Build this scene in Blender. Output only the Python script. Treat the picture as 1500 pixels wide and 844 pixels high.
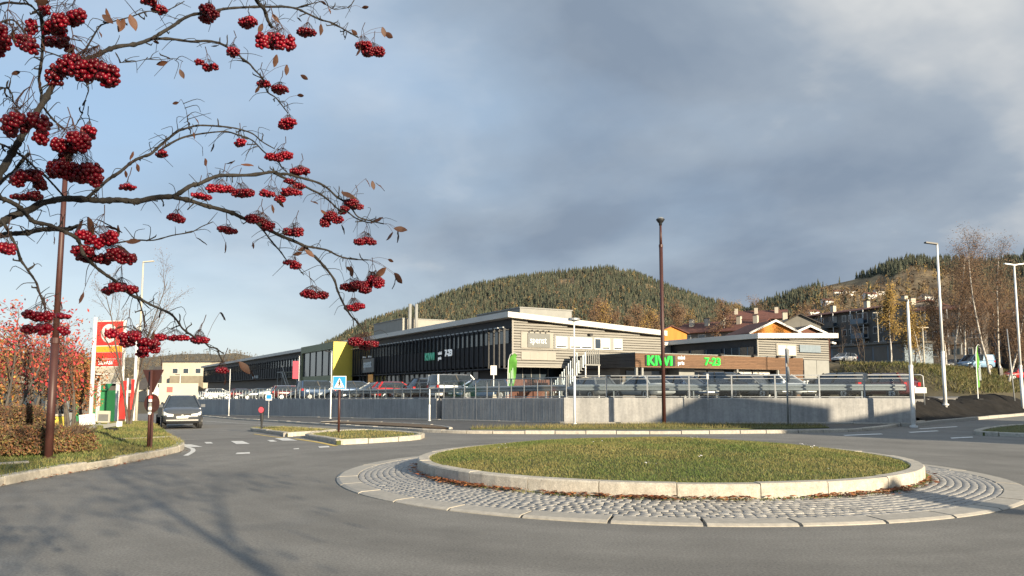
import bpy, math, random
import numpy as np
from mathutils import Vector, Matrix
random.seed(7); np.random.seed(7)
for o in list(bpy.data.objects): bpy.data.objects.remove(o)
SC = bpy.context.scene; COL = SC.collection
R = math.radians
# ------------------------------------------------------------------ camera
F = 1133.0; TH = R(5.5); PY = 463.0; EYE = 1.6
cam = bpy.data.cameras.new('camera'); camo = bpy.data.objects.new('camera', cam); COL.objects.link(camo)
camo.location = (0, 0, EYE); camo.rotation_euler = (R(90) + TH, 0, 0)
cam.sensor_width = 36; cam.lens = F / 1500 * 36; cam.shift_y = (PY - 422) / 1500
cam.clip_start = 0.05; cam.clip_end = 20000
SC.camera = camo
# ------------------------------------------------------------------ light
SUN_AZ = Vector((0.60, -0.80, 0)); SUN_EL = R(14.5)
sd = bpy.data.lights.new('sun', 'SUN'); so = bpy.data.objects.new('sun', sd); COL.objects.link(so)
sd.energy = 5.0; sd.angle = R(0.6); sd.color = (1.0, 0.84, 0.61)
to_sun = Vector((SUN_AZ.x * math.cos(SUN_EL), SUN_AZ.y * math.cos(SUN_EL), math.sin(SUN_EL)))
so.rotation_euler = to_sun.to_track_quat('Z', 'Y').to_euler(); so.location = (20, -30, 30)
W = bpy.data.worlds.new('World'); SC.world = W; W.use_nodes = True
nt = W.node_tree; nt.nodes.clear()
def N(t, **k):
    n = nt.nodes.new(t)
    for a, b in k.items(): setattr(n, a, b)
    return n
def L(a, b): nt.links.new(a, b)
def M_(op, a, b=None, c=None):
    n = N('ShaderNodeMath', operation=op)
    for i, v in enumerate((a, b, c)):
        if v is None: continue
        if isinstance(v, (int, float)): n.inputs[i].default_value = v
        else: L(v, n.inputs[i])
    return n.outputs[0]
def RAMP(fac, stops):
    n = N('ShaderNodeValToRGB'); L(fac, n.inputs[0]); e = n.color_ramp.elements
    while len(e) < len(stops): e.new(0.5)
    for q, (p, c) in zip(e, stops): q.position = p; q.color = (*c, 1)
    return n.outputs[0]
def MIXC(f, a, b):
    n = N('ShaderNodeMix', data_type='RGBA'); L(f, n.inputs[0])
    for i, v in ((6, a), (7, b)):
        if isinstance(v, tuple): n.inputs[i].default_value = (*v, 1)
        else: L(v, n.inputs[i])
    return n.outputs[2]
sky = N('ShaderNodeTexSky', sky_type='NISHITA', sun_disc=False)
sky.sun_elevation = SUN_EL; sky.sun_rotation = math.atan2(SUN_AZ.x, SUN_AZ.y)
sky.altitude = 200; sky.air_density = 1.0; sky.dust_density = 1.2; sky.ozone_density = 1.5
tc = N('ShaderNodeTexCoord'); sp = N('ShaderNodeSeparateXYZ'); L(tc.outputs['Generated'], sp.inputs[0])
zz = M_('ADD', M_('MAXIMUM', sp.outputs[2], 0.0), 0.30)
cv = N('ShaderNodeCombineXYZ'); L(M_('DIVIDE', sp.outputs[0], zz), cv.inputs[0]); L(M_('DIVIDE', sp.outputs[1], zz), cv.inputs[1])
cv.inputs[2].default_value = 3.7
def NOISE(scale, detail, rough, w, vec=None, dist=0.0):
    n = N('ShaderNodeTexNoise', noise_dimensions='4D'); L(vec or cv.outputs[0], n.inputs['Vector'])
    n.inputs['Scale'].default_value = scale; n.inputs['Detail'].default_value = detail
    n.inputs['Roughness'].default_value = rough; n.inputs['W'].default_value = w; n.inputs['Distortion'].default_value = dist
    return n.outputs[0]
# a broad bank of cloud to the north-east, thinning to clear air in the north-west
bank = N('ShaderNodeVectorMath', operation='DOT_PRODUCT'); L(tc.outputs['Generated'], bank.inputs[0]); bank.inputs[1].default_value = (0.80, 0.35, 0.30)
n1 = NOISE(0.8, 7, 0.5, 5.3, dist=0.3); n2 = NOISE(1.15, 6, 0.5, 5.9, dist=0.35)
cover = M_('ADD', M_('MULTIPLY', bank.outputs['Value'], 0.95), M_('MULTIPLY_ADD', n1, 1.5, -0.72))
covr = RAMP(cover, [(0.0, (0, 0, 0)), (0.55, (1, 1, 1))])
tone = M_('ADD', M_('MULTIPLY_ADD', n2, 1.75, M_('MULTIPLY_ADD', sp.outputs[2], 0.38, -0.545)), M_('MULTIPLY_ADD', NOISE(3.2, 5, 0.55, 1.7, dist=0.4), 0.36, -0.18))
cloud = RAMP(tone, [(0.24, (2.25, 2.85, 3.7)), (0.44, (3.15, 3.75, 4.5)), (0.58, (5.0, 5.3, 5.6)), (0.72, (7.4, 7.4, 7.2))])
low = RAMP(sp.outputs[2], [(0.0, (7.6, 8.3, 8.7)), (0.08, (7.0, 8.0, 8.7)), (0.24, (4.4, 6.1, 8.2)), (0.6, (3.6, 5.4, 7.8))])
clear = MIXC(M_('ADD', 0.75, 0.0), sky.outputs[0], low)
skyc = MIXC(covr, clear, cloud)
bg = N('ShaderNodeBackground'); L(skyc, bg.inputs[0]); bg.inputs[1].default_value = 0.05
wo = N('ShaderNodeOutputWorld'); L(bg.outputs[0], wo.inputs[0])
SC.view_settings.view_transform = 'Standard'; SC.view_settings.look = 'None'
SC.view_settings.gamma = 1; SC.view_settings.use_curve_mapping = False
SC.view_settings.exposure = 1.18
SC.render.engine = 'CYCLES'
SC.cycles.max_bounces = 6; SC.cycles.transparent_max_bounces = 12
# ------------------------------------------------------------------ surveying: sight line -> point
def ray(x, y):
    u = (x - 750) / F; v = (PY - y) / F
    return (u, math.cos(TH) - v * math.sin(TH), math.sin(TH) + v * math.cos(TH))
def P(x, y, Y):
    d = ray(x, y); s = Y / d[1]; return Vector((d[0] * s, Y, EYE + d[2] * s))
def slope_s(x, y): return -0.56 * x + 0.83 * y
def Hgt(x, y):                                   # road level, falling away to the north-west
    q = (slope_s(x, y) - 27) / 4.0
    sp_ = 4.0 * (math.log1p(math.exp(q)) if q < 30 else q)
    return -0.0195 * min(sp_, 120)
def G(x, y, lift=0.0):
    z = 0.0
    for _ in range(12):
        d = ray(x, y); s = (z - EYE) / d[2]; X, Y = d[0] * s, d[1] * s; z = Hgt(X, Y) + lift
    return Vector((X, Y, z))
def PZ(x, y): return 1.12 - 0.0100 * max(0.0, min(slope_s(x, y), 150) - 30)      # car park level
A0 = math.atan2(.498, .867); EX = Vector((math.cos(A0), math.sin(A0), 0)); EY = Vector((-EX.y, EX.x, 0))
BC = Vector((0, 70, 0))
def sstep(a, b, v):
    t = max(0.0, min(1.0, (v - a) / (b - a))); return t * t * (3 - 2 * t)
def Ter(x, y):                                   # natural ground
    base = Hgt(x, y) - 0.14
    d = -(x - 20.4) * .70 + (y - 39.2) * .71
    bx = (x - BC.x) * EX.x + (y - BC.y) * EX.y; by = (x - BC.x) * EY.x + (y - BC.y) * EY.y
    m = max(sstep(35.2, 39.5, bx), sstep(24, 45, by) * sstep(19, 30, bx)) * sstep(0.02, 0.14, x / max(y, 1.0)) * sstep(30, 50, y)
    z = base + (0.95 - base) * sstep(2, 4, d) * (1 if x > 16 else 0)
    h = 3.4 * sstep(4.5, 16, d) + 3.7 * sstep(16, 60, d) + 0.05 * max(0, d - 60)
    return z + m * min(h, 28)
# ------------------------------------------------------------------ materials
def mat(name, col, rough=.75, metal=0, var=.18, scale=4.0, bump=0.0, bscale=None, col2=None, spec=.4, coat=0,
        emit=0, attr=None, rnd=0.0, detail=5, stretch=None, bdist=0.02, alpha=None, trans=None):
    m = bpy.data.materials.new(name); m.use_nodes = True; t = m.node_tree; ns = t.nodes
    b = ns['Principled BSDF']; lk = t.links.new
    b.inputs['Roughness'].default_value = rough; b.inputs['Metallic'].default_value = metal
    b.inputs['Specular IOR Level'].default_value = spec; b.inputs['Coat Weight'].default_value = coat
    co = ns.new('ShaderNodeTexCoord'); vec = co.outputs['Object']
    if stretch:
        mp = ns.new('ShaderNodeMapping'); mp.inputs['Scale'].default_value = stretch; lk(vec, mp.inputs[0]); vec = mp.outputs[0]
    nz = ns.new('ShaderNodeTexNoise'); nz.inputs['Scale'].default_value = scale; nz.inputs['Detail'].default_value = detail
    nz.inputs['Roughness'].default_value = .62
    lk(vec, nz.inputs['Vector'])
    rp = ns.new('ShaderNodeValToRGB'); lk(nz.outputs[0], rp.inputs[0])
    c2 = col2 or tuple(min(1, c * (1 + var)) for c in col); c1 = col if col2 else tuple(c * (1 - var) for c in col)
    rp.color_ramp.elements[0].position = .32; rp.color_ramp.elements[1].position = .68
    rp.color_ramp.elements[0].color = (*c1, 1); rp.color_ramp.elements[1].color = (*c2, 1)
    out = rp.outputs[0]
    if attr:
        at = ns.new('ShaderNodeAttribute'); at.attribute_name = attr
        mx = ns.new('ShaderNodeMix'); mx.data_type = 'RGBA'; mx.blend_type = 'MULTIPLY'; mx.inputs[0].default_value = 1
        lk(out, mx.inputs[6]); lk(at.outputs['Color'], mx.inputs[7]); out = mx.outputs[2]
    if rnd:
        oi = ns.new('ShaderNodeObjectInfo'); ma = ns.new('ShaderNodeMath'); ma.operation = 'MULTIPLY_ADD'
        lk(oi.outputs['Random'], ma.inputs[0]); ma.inputs[1].default_value = 2 * rnd; ma.inputs[2].default_value = 1 - rnd
        hs = ns.new('ShaderNodeHueSaturation'); lk(ma.outputs[0], hs.inputs['Value']); lk(out, hs.inputs['Color']); out = hs.outputs[0]
    lk(out, b.inputs['Base Color'])
    if bump:
        n2 = ns.new('ShaderNodeTexNoise'); n2.inputs['Scale'].default_value = bscale or scale * 6; n2.inputs['Detail'].default_value = 6
        lk(vec, n2.inputs['Vector'])
        bp = ns.new('ShaderNodeBump'); bp.inputs['Strength'].default_value = bump; bp.inputs['Distance'].default_value = bdist
        lk(n2.outputs[0], bp.inputs['Height']); lk(bp.outputs[0], b.inputs['Normal'])
    if emit:
        lk(out, b.inputs['Emission Color']); b.inputs['Emission Strength'].default_value = emit
    if trans is not None:                       # thin leaf or petal: some light passes
        pass
    return m
def glass_mat(name, tint=(.75, .82, .85), refl=.10, clear=.85):
    m = bpy.data.materials.new(name); m.use_nodes = True; t = m.node_tree; ns = t.nodes; ns.clear(); lk = t.links.new
    tr = ns.new('ShaderNodeBsdfTransparent'); tr.inputs[0].default_value = (*[c * clear for c in tint], 1)
    gl = ns.new('ShaderNodeBsdfGlossy'); gl.inputs['Roughness'].default_value = .06
    mx = ns.new('ShaderNodeMixShader'); mx.inputs[0].default_value = refl; lk(tr.outputs[0], mx.inputs[1]); lk(gl.outputs[0], mx.inputs[2])
    o = ns.new('ShaderNodeOutputMaterial'); lk(mx.outputs[0], o.inputs[0]); return m
M = dict(
 asphalt=mat('asphalt', (.132, .128, .118), .82, col2=(.185, .180, .166), scale=.35, bump=.5, bscale=130, detail=9, bdist=.006),
 asphalt_new=mat('asphalt_dark', (.055, .056, .058), .85, col2=(.085, .085, .084), scale=.8, bump=.4, bscale=130, detail=8, bdist=.006),
 lot=mat('car_park_asphalt', (.11, .11, .11), .85, col2=(.16, .158, .152), scale=.3, detail=8),
 granite=mat('granite', (.32, .295, .25), .8, col2=(.45, .42, .36), scale=9, bump=.5, bscale=45, rnd=.10, bdist=.01),
 sett=mat('sett_granite', (.19, .19, .19), .68, col2=(.30, .295, .28), scale=14, bump=.4, bscale=60, rnd=.16, bdist=.006),
 edge=mat('edge_stone_granite', (.27, .255, .225), .75, col2=(.36, .34, .30), scale=12, bump=.3, bscale=80, rnd=.06, bdist=.004),
 bed=mat('joint_sand', (.10, .095, .08), .95, col2=(.15, .14, .11), scale=6, bump=.5),
 turf=mat('turf_soil', (.062, .084, .022), .95, col2=(.105, .105, .036), scale=1.6, bump=.7, bscale=60, bdist=.03, detail=8),
 blade=mat('grass_blade', (.95, .95, .95), .7, var=.1, attr='tint', scale=2),
 soil=mat('bare_soil', (.075, .05, .032), .95, col2=(.12, .085, .05), scale=3, bump=.6),
 ground=mat('dry_ground', (.060, .055, .026), .95, col2=(.105, .082, .045), scale=.12, bump=.5, bscale=3, bdist=.15, detail=9),
 concrete=mat('concrete', (.27, .27, .265), .85, col2=(.385, .38, .365), scale=1.2, bump=.25, bscale=18, stretch=(4, 4, .35), detail=7),
 mark=mat('road_paint', (.42, .42, .40), .7, col2=(.72, .72, .69), scale=6, detail=8),
 yellow_mark=mat('yellow_road_paint', (.55, .40, .10), .7, var=.3, scale=6),
 galv=mat('galvanised_steel', (.30, .315, .325), .5, .5, var=.12, scale=12),
 white_post=mat('pale_painted_steel', (.66, .67, .66), .45, .1, var=.06, scale=5),
 brown=mat('oxblood_painted_steel', (.050, .019, .016), .5, var=.12, scale=6),
 darksteel=mat('dark_painted_steel', (.02, .021, .023), .45, var=.2),
 whitep=mat('white_paint', (.62, .61, .585), .5, var=.05, scale=3),
 clad=mat('beige_board', (.205, .198, .178), .7, var=.12, scale=2.2, stretch=(.4, 1, 6), rnd=.06),
 cladback=mat('board_backing', (.035, .03, .024), .9),
 panel=mat('beige_panel', (.265, .252, .222), .65, var=.07, scale=1.5),
 gpanel=mat('grey_facade_panel', (.22, .225, .215), .7, var=.08, scale=1.2),
 black=mat('black_cladding', (.014, .016, .021), .55, var=.25, scale=2, stretch=(1, 1, .2)),
 navy=mat('dark_eaves_panel', (.018, .021, .028), .6, var=.2, scale=1),
 fin=mat('dark_fin_metal', (.035, .036, .038), .5, .3, var=.2),
 fascia=mat('pale_fascia', (.52, .50, .46), .5, var=.05, scale=.6),
 roofing=mat('roof_membrane', (.12, .12, .12), .9),
 pane=mat('window_glass', (.030, .042, .055), .10, var=.3, scale=.6, spec=.9),
 blind=mat('window_blind', (.50, .48, .43), .7, var=.05, scale=1),
 yellow=mat('yellow_panel', (.56, .45, .07), .55, var=.05, scale=1),
 olive=mat('olive_frame', (.20, .215, .13), .6, var=.08, scale=1),
 wood=mat('stained_timber', (.085, .045, .024), .65, col2=(.165, .092, .05), scale=3, stretch=(.5, 1, 9), rnd=.16),
 brick=mat('brown_brick', (.12, .052, .036), .85, var=.2, scale=6),
 green=mat('green_letters', (.02, .72, .05), .4, var=.05, emit=.55),
 teal=mat('green_faint_glow_letters', (.06, .33, .22), .4, var=.05, emit=.12),  # a faint glow is put into these letters
 whitel=mat('white_letters', (.75, .78, .78), .4, var=.03, emit=.15),
 greyl=mat('grey_letters', (.52, .58, .60), .4, var=.03),
 signgrey=mat('grey_sign_board', (.135, .14, .135), .6, var=.1),
 blue=mat('blue_sign', (.02, .22, .62), .4, var=.03),
 red=mat('red_sign', (.62, .035, .03), .4, var=.05),
 orange=mat('orange_sign', (.85, .33, .03), .4, var=.05),
 flaggreen=mat('green_flag_cloth', (.075, .24, .03), .7, var=.2, scale=3),
 pink=mat('pink_banner', (.45, .07, .10), .7, var=.08),
 tarp=mat('black_ground_cloth', (.011, .0105, .010), .9, spec=.12, col2=(.022, .0205, .019), scale=1.2, bump=.6, bscale=2.5, bdist=.15),
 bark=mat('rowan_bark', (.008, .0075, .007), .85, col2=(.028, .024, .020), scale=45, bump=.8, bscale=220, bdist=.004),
 darkbark=mat('dark_bark', (.05, .042, .036), .9, col2=(.10, .088, .075), scale=5, bump=.5),
 birch=mat('birch_bark', (.14, .125, .11), .8, col2=(.62, .59, .54), scale=2.2, stretch=(1, 1, 2.2), detail=6),
 twig=mat('twigs', (.085, .058, .042), .9, var=.3, scale=1.5),
 berry=mat('rowan_berry', (.105, .0012, .008), .36, col2=(.19, .0025, .011), scale=60, spec=.35, attr='tint'),
 stalk=mat('berry_stalk', (.035, .018, .015), .8, var=.3),
 leafbrown=mat('autumn_leaf', (.035, .013, .009), .65, col2=(.085, .034, .013), scale=25, rnd=.3),
 foliage=mat('foliage', (.95, .95, .95), .75, var=.12, attr='tint', scale=.8),
 needle=mat('conifer_foliage', (.95, .95, .95), .9, var=.15, attr='tint', scale=.02),
 tyre=mat('tyre_rubber', (.015, .015, .016), .85, var=.2),
 rim=mat('alloy_rim', (.38, .39, .40), .35, .7, var=.1),
 carglass=mat('car_glass', (.020, .026, .032), .06, var=.2, spec=.9),
 lamp=mat('clear_lamp', (.75, .76, .74), .15, var=.05, spec=.8),
 redlamp=mat('red_lamp', (.45, .012, .012), .2, var=.05, spec=.7),
 plate=mat('number_plate', (.70, .70, .66), .5, var=.03),
 chrome=mat('chrome_trim', (.65, .65, .63), .18, .9, var=.03),
 plastic=mat('black_plastic', (.02, .02, .02), .6, var=.1),
 rooft=mat('red_brown_roof', (.115, .048, .038), .85, var=.2, scale=1.2),
 darkroof=mat('dark_roof', (.055, .05, .048), .85, var=.2, scale=1.2),
 greywall=mat('grey_render', (.155, .15, .135), .85, var=.12, scale=.8),
 darkwall=mat('brown_grey_wall', (.115, .105, .095), .85, var=.15, scale=.8),
 bluegrey=mat('blue_grey_balcony', (.16, .20, .235), .7, var=.1),
 orangewall=mat('ochre_timber_wall', (.48, .185, .03), .75, var=.14, scale=1.5, stretch=(1, 1, .2)),
 cream=mat('cream_render', (.42, .385, .315), .8, var=.08, scale=.7),
 creamdark=mat('brown_concrete_wall', (.21, .185, .14), .9, var=.12, scale=.6),
 rock=mat('hill_ground', (1, 1, 1), .95, var=.25, scale=.02, attr='tint', detail=8),
 hiwhite=mat('white_board', (.70, .69, .70), .55, var=.03),
 binGreen=mat('green_shed_paint', (.02, .16, .055), .6, var=.1),
 fenceglass=glass_mat('fence_glass', (.93, .96, .97), .05, .97),
 deadleaf=mat('dead_leaf', (.95, .95, .95), .8, attr='tint', var=.1),
)
def add_grain(m, scale, lo, hi, scale2=2.2, lo2=.9, hi2=1.1):   # aggregate speckle and worn patches in the asphalt
    t = m.node_tree; ns = t.nodes; b = ns['Principled BSDF']; lk = t.links.new; src = b.inputs['Base Color'].links[0].from_socket
    co = ns.new('ShaderNodeTexCoord')
    for sc_, a_, c_, d_ in ((scale, lo, hi, 3), (scale2, lo2, hi2, 6)):
        nz = ns.new('ShaderNodeTexNoise'); nz.inputs['Scale'].default_value = sc_; nz.inputs['Detail'].default_value = d_; nz.inputs['Roughness'].default_value = .7; lk(co.outputs['Object'], nz.inputs['Vector'])
        mr = ns.new('ShaderNodeMapRange'); mr.inputs[1].default_value = .3; mr.inputs[2].default_value = .7; mr.inputs[3].default_value = a_; mr.inputs[4].default_value = c_; lk(nz.outputs[0], mr.inputs[0])
        mx = ns.new('ShaderNodeMix'); mx.data_type = 'RGBA'; mx.blend_type = 'MULTIPLY'; mx.inputs[0].default_value = 1; lk(src, mx.inputs[6]); lk(mr.outputs[0], mx.inputs[7]); src = mx.outputs[2]
    lk(src, b.inputs['Base Color'])
add_grain(M['asphalt'], 38, .62, 1.36, 1.3, .88, 1.10); add_grain(M['asphalt_new'], 38, .7, 1.3); add_grain(M['granite'], 55, .75, 1.22, 5, .85, 1.12); add_grain(M['concrete'], 9, .88, 1.1, .5, .74, 1.1)
def add_ring_wear(m, cx, cy):                    # faint wheel tracks worn round the island
    t = m.node_tree; ns = t.nodes; b = ns['Principled BSDF']; lk = t.links.new; src = b.inputs['Base Color'].links[0].from_socket
    co = ns.new('ShaderNodeTexCoord'); vm = ns.new('ShaderNodeVectorMath'); vm.operation = 'DISTANCE'; vm.inputs[1].default_value = (cx, cy, 0); lk(co.outputs['Object'], vm.inputs[0])
    nz = ns.new('ShaderNodeTexNoise'); nz.noise_dimensions = '4D'; nz.inputs['Scale'].default_value = .55; nz.inputs['Detail'].default_value = 4
    ma = ns.new('ShaderNodeMath'); ma.operation = 'MULTIPLY'; ma.inputs[1].default_value = 2.4; lk(vm.outputs['Value'], ma.inputs[0]); lk(ma.outputs[0], nz.inputs['W'])
    mp = ns.new('ShaderNodeMapping'); mp.inputs['Scale'].default_value = (.12, .12, .12); lk(co.outputs['Object'], mp.inputs[0]); lk(mp.outputs[0], nz.inputs['Vector'])
    mr = ns.new('ShaderNodeMapRange'); mr.inputs[1].default_value = .33; mr.inputs[2].default_value = .67; mr.inputs[3].default_value = .86; mr.inputs[4].default_value = 1.12; lk(nz.outputs[0], mr.inputs[0])
    mx = ns.new('ShaderNodeMix'); mx.data_type = 'RGBA'; mx.blend_type = 'MULTIPLY'; mx.inputs[0].default_value = 1; lk(src, mx.inputs[6]); lk(mr.outputs[0], mx.inputs[7]); lk(mx.outputs[2], b.inputs['Base Color'])
add_ring_wear(M['asphalt'], 2.85, 15.45)
add_grain(M['turf'], 25, .7, 1.3, 1.1, .75, 1.2)
# ------------------------------------------------------------------ mesh building
class MB:
    def __init__(s): s.v = []; s.f = []; s.m = []; s.mi = 0
    def add(s, vs, fs):
        o = len(s.v); s.v += [tuple(v) for v in vs]; s.f += [tuple(i + o for i in f) for f in fs]; s.m += [s.mi] * len(fs); return s
    def box(s, x0, x1, y0, y1, z0, z1):
        return s.add([(x0, y0, z0), (x1, y0, z0), (x1, y1, z0), (x0, y1, z0), (x0, y0, z1), (x1, y0, z1), (x1, y1, z1), (x0, y1, z1)],
                     [(0, 3, 2, 1), (4, 5, 6, 7), (0, 1, 5, 4), (1, 2, 6, 5), (2, 3, 7, 6), (3, 0, 4, 7)])
    def chbox(s, x0, x1, y0, y1, z0, z1, c):     # box with chamfered top
        return s.add([(x0, y0, z0), (x1, y0, z0), (x1, y1, z0), (x0, y1, z0), (x0, y0, z1 - c), (x1, y0, z1 - c), (x1, y1, z1 - c), (x0, y1, z1 - c),
                      (x0 + c, y0 + c, z1), (x1 - c, y0 + c, z1), (x1 - c, y1 - c, z1), (x0 + c, y1 - c, z1)],
                     [(0, 3, 2, 1), (0, 1, 5, 4), (1, 2, 6, 5), (2, 3, 7, 6), (3, 0, 4, 7), (4, 5, 9, 8), (5, 6, 10, 9), (6, 7, 11, 10), (7, 4, 8, 11), (8, 9, 10, 11)])
    def bar(s, p, q, w, h, up=(0, 0, 1)):        # rectangular bar from p to q
        p = Vector(p); q = Vector(q); d = (q - p).normalized(); u = Vector(up)
        a = d.cross(u)
        if a.length < 1e-4: a = d.cross(Vector((1, 0, 0)))
        a.normalize(); b = a.cross(d).normalized(); a *= w / 2; b *= h / 2
        vs = [p - a - b, p + a - b, p + a + b, p - a + b, q - a - b, q + a - b, q + a + b, q - a + b]
        return s.add(vs, [(0, 1, 2, 3), (7, 6, 5, 4), (0, 4, 5, 1), (1, 5, 6, 2), (2, 6, 7, 3), (3, 7, 4, 0)])
    def tube(s, pts, rad, n=8, caps=True):
        pts = [Vector(p) for p in pts]; k = len(pts)
        if isinstance(rad, (int, float)): rad = [rad] * k
        o = len(s.v); a = None
        for i, p in enumerate(pts):
            d = (pts[min(i + 1, k - 1)] - pts[max(i - 1, 0)])
            if d.length < 1e-9: d = Vector((0, 0, 1))
            d.normalize()
            if a is None:
                a = d.cross(Vector((0, 0, 1)) if abs(d.z) < .9 else Vector((1, 0, 0))).normalized()
            else:
                a = (a - d * a.dot(d))
                a = a.normalized() if a.length > 1e-6 else d.orthogonal().normalized()
            b = d.cross(a)
            for j in range(n):
                t = 2 * math.pi * j / n; s.v.append(tuple(p + (a * math.cos(t) + b * math.sin(t)) * rad[i]))
        for i in range(k - 1):
            for j in range(n):
                s.f.append((o + i * n + j, o + i * n + (j + 1) % n, o + (i + 1) * n + (j + 1) % n, o + (i + 1) * n + j)); s.m.append(s.mi)
        if caps:
            s.f.append(tuple(o + j for j in reversed(range(n)))); s.f.append(tuple(o + (k - 1) * n + j for j in range(n))); s.m += [s.mi] * 2
        return s
    def disc(s, c, nrm, r, th, n=20):            # short cylinder
        c = Vector(c); d = Vector(nrm).normalized() * th / 2
        return s.tube([c - d, c + d], r, n)
    def prism(s, poly, thick_dir):               # polygon (3-D points) pushed along a vector
        t = Vector(thick_dir); n = len(poly); a = [Vector(p) for p in poly]
        return s.add(a + [p + t for p in a], [tuple(reversed(range(n))), tuple(range(n, 2 * n))] + [(i, (i + 1) % n, n + (i + 1) % n, n + i) for i in range(n)])
    def build(s, name, m, parent=None, smooth=False, loc=None, rz=None):
        me = bpy.data.meshes.new(name); me.from_pydata(s.v, [], s.f); me.update()
        for x in (m if isinstance(m, (list, tuple)) else [m]): me.materials.append(x)
        if max(s.m, default=0): me.polygons.foreach_set('material_index', s.m)
        if smooth: me.polygons.foreach_set('use_smooth', [True] * len(me.polygons))
        return link(name, me, parent, loc, rz)
def link(name, me, parent=None, loc=None, rz=None):
    o = bpy.data.objects.new(name, me); COL.objects.link(o)
    if parent: o.parent = parent
    if loc is not None: o.location = loc
    if rz is not None: o.rotation_euler = (0, 0, rz)
    return o
def tag(o, label, cat, group=None):
    o['label'] = label; o['category'] = cat
    if group: o['group'] = group
    return o
def thing(name, label, cat, loc=(0, 0, 0), rz=0, group=None):
    o = bpy.data.objects.new(name, None); COL.objects.link(o); o.empty_display_size = .1
    o.location = loc; o.rotation_euler = (0, 0, rz); return tag(o, label, cat, group)
def struct(o, label=None):
    o['kind'] = 'structure'
    if label: o['label'] = label
    return o
def stuff(o, label=None, cat=None):
    o['kind'] = 'stuff'
    if label: o['label'] = label
    if cat: o['category'] = cat
    return o
def np_mesh(name, v, f, m, parent=None, tint=None, smooth=False):
    """v (n,3) array, f (k,3 or 4) array, tint per vertex (n,3)"""
    v = np.asarray(v, np.float32); f = np.asarray(f, np.int32); k = f.shape[1]
    me = bpy.data.meshes.new(name); me.vertices.add(len(v)); me.vertices.foreach_set('co', v.ravel())
    me.loops.add(f.size); me.loops.foreach_set('vertex_index', f.ravel())
    me.polygons.add(len(f)); me.polygons.foreach_set('loop_start', np.arange(0, f.size, k, dtype=np.int32))
    me.update(calc_edges=True); me.validate()
    if tint is not None:
        at = me.color_attributes.new('tint', 'FLOAT_COLOR', 'POINT'); c = np.ones((len(v), 4), np.float32); c[:, :3] = tint
        at.data.foreach_set('color', c.ravel())
    if smooth: me.polygons.foreach_set('use_smooth', np.ones(len(f), bool))
    me.materials.append(m)
    return link(name, me, parent)
def text(name, body, size, m, parent, mtx, depth=.03, xs=1.0, bold=0.0):
    c = bpy.data.curves.new(name, 'FONT'); c.body = body; c.size = size; c.extrude = depth / 2; c.offset = bold; c.resolution_u = 3
    t = bpy.data.objects.new(name, c); COL.objects.link(t); dg = bpy.context.evaluated_depsgraph_get()
    me = bpy.data.meshes.new_from_object(t.evaluated_get(dg)); bpy.data.objects.remove(t)
    me.transform(mtx @ Matrix.Diagonal((xs, 1, 1, 1))); me.materials.clear(); me.materials.append(m); me.name = name
    return link(name, me, parent)
FACE_Y = Matrix.Rotation(R(90), 4, 'X')                                    # lettering that reads from -y
FACE_X = Matrix.Rotation(R(-90), 4, 'Z') @ Matrix.Rotation(R(90), 4, 'X')   # lettering that reads from -x
def copy_tree(o, parent=None):
    c = o.copy(); COL.objects.link(c); c.parent = parent
    for ch in KIDS(o): copy_tree(ch, c)
    return c
def KIDS(o): return [x for x in o.children]
# ================================================================== the setting
def grid_sheet(name, xs, ys, zf, m, keep=None, smooth=True):
    v = []; idx = {}; f = []
    for j, y in enumerate(ys):
        for i, x in enumerate(xs):
            idx[i, j] = len(v); v.append((x, y, zf(x, y)))
    for j in range(len(ys) - 1):
        for i in range(len(xs) - 1):
            if keep and not keep((xs[i] + xs[i + 1]) / 2, (ys[j] + ys[j + 1]) / 2): continue
            f.append((idx[i, j], idx[i + 1, j], idx[i + 1, j + 1], idx[i, j + 1]))
    return np_mesh(name, v, f, m, smooth=smooth)
def span(*segs):
    out = []
    for a, b, st in segs: out += list(np.arange(a, b - 1e-6, st))
    return out + [segs[-1][1]]
struct(grid_sheet('ground', span((-5000, -400, 460), (-400, -100, 20), (-100, 140, 3.2), (140, 400, 20), (400, 5000, 460)),
                  span((-4000, -100, 390), (-100, 0, 10), (0, 210, 3.2), (210, 500, 15), (500, 6000, 500)), Ter, M['ground']))
struct(grid_sheet('road', span((-75, 55, 1.6)), span((-30, 130, 1.6)), Hgt, M['asphalt'],
                  keep=lambda x, y: -(x - 20.4) * .70 + (y - 39.2) * .71 < 1.2 or x < 14))
def resample(pts, step):
    out = [Vector(pts[0])]
    for a, b in zip(pts, pts[1:]):
        a = Vector(a); b = Vector(b); n = max(1, round((b - a).length / step))
        out += [a.lerp(b, (i + 1) / n) for i in range(n)]
    return out
def smooth_line(pts, n=6):                       # Catmull-Rom
    pts = [Vector(p) for p in pts]; q = [pts[0]] + pts + [pts[-1]]; out = []
    for i in range(1, len(q) - 2):
        a, b, c, d = q[i - 1:i + 3]
        for k in range(n):
            t = k / n
            out.append(.5 * ((2 * b) + (c - a) * t + (2 * a - 5 * b + 4 * c - d) * t * t + (3 * b - a - 3 * c + d) * t ** 3))
    return out + [pts[-1]]
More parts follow.
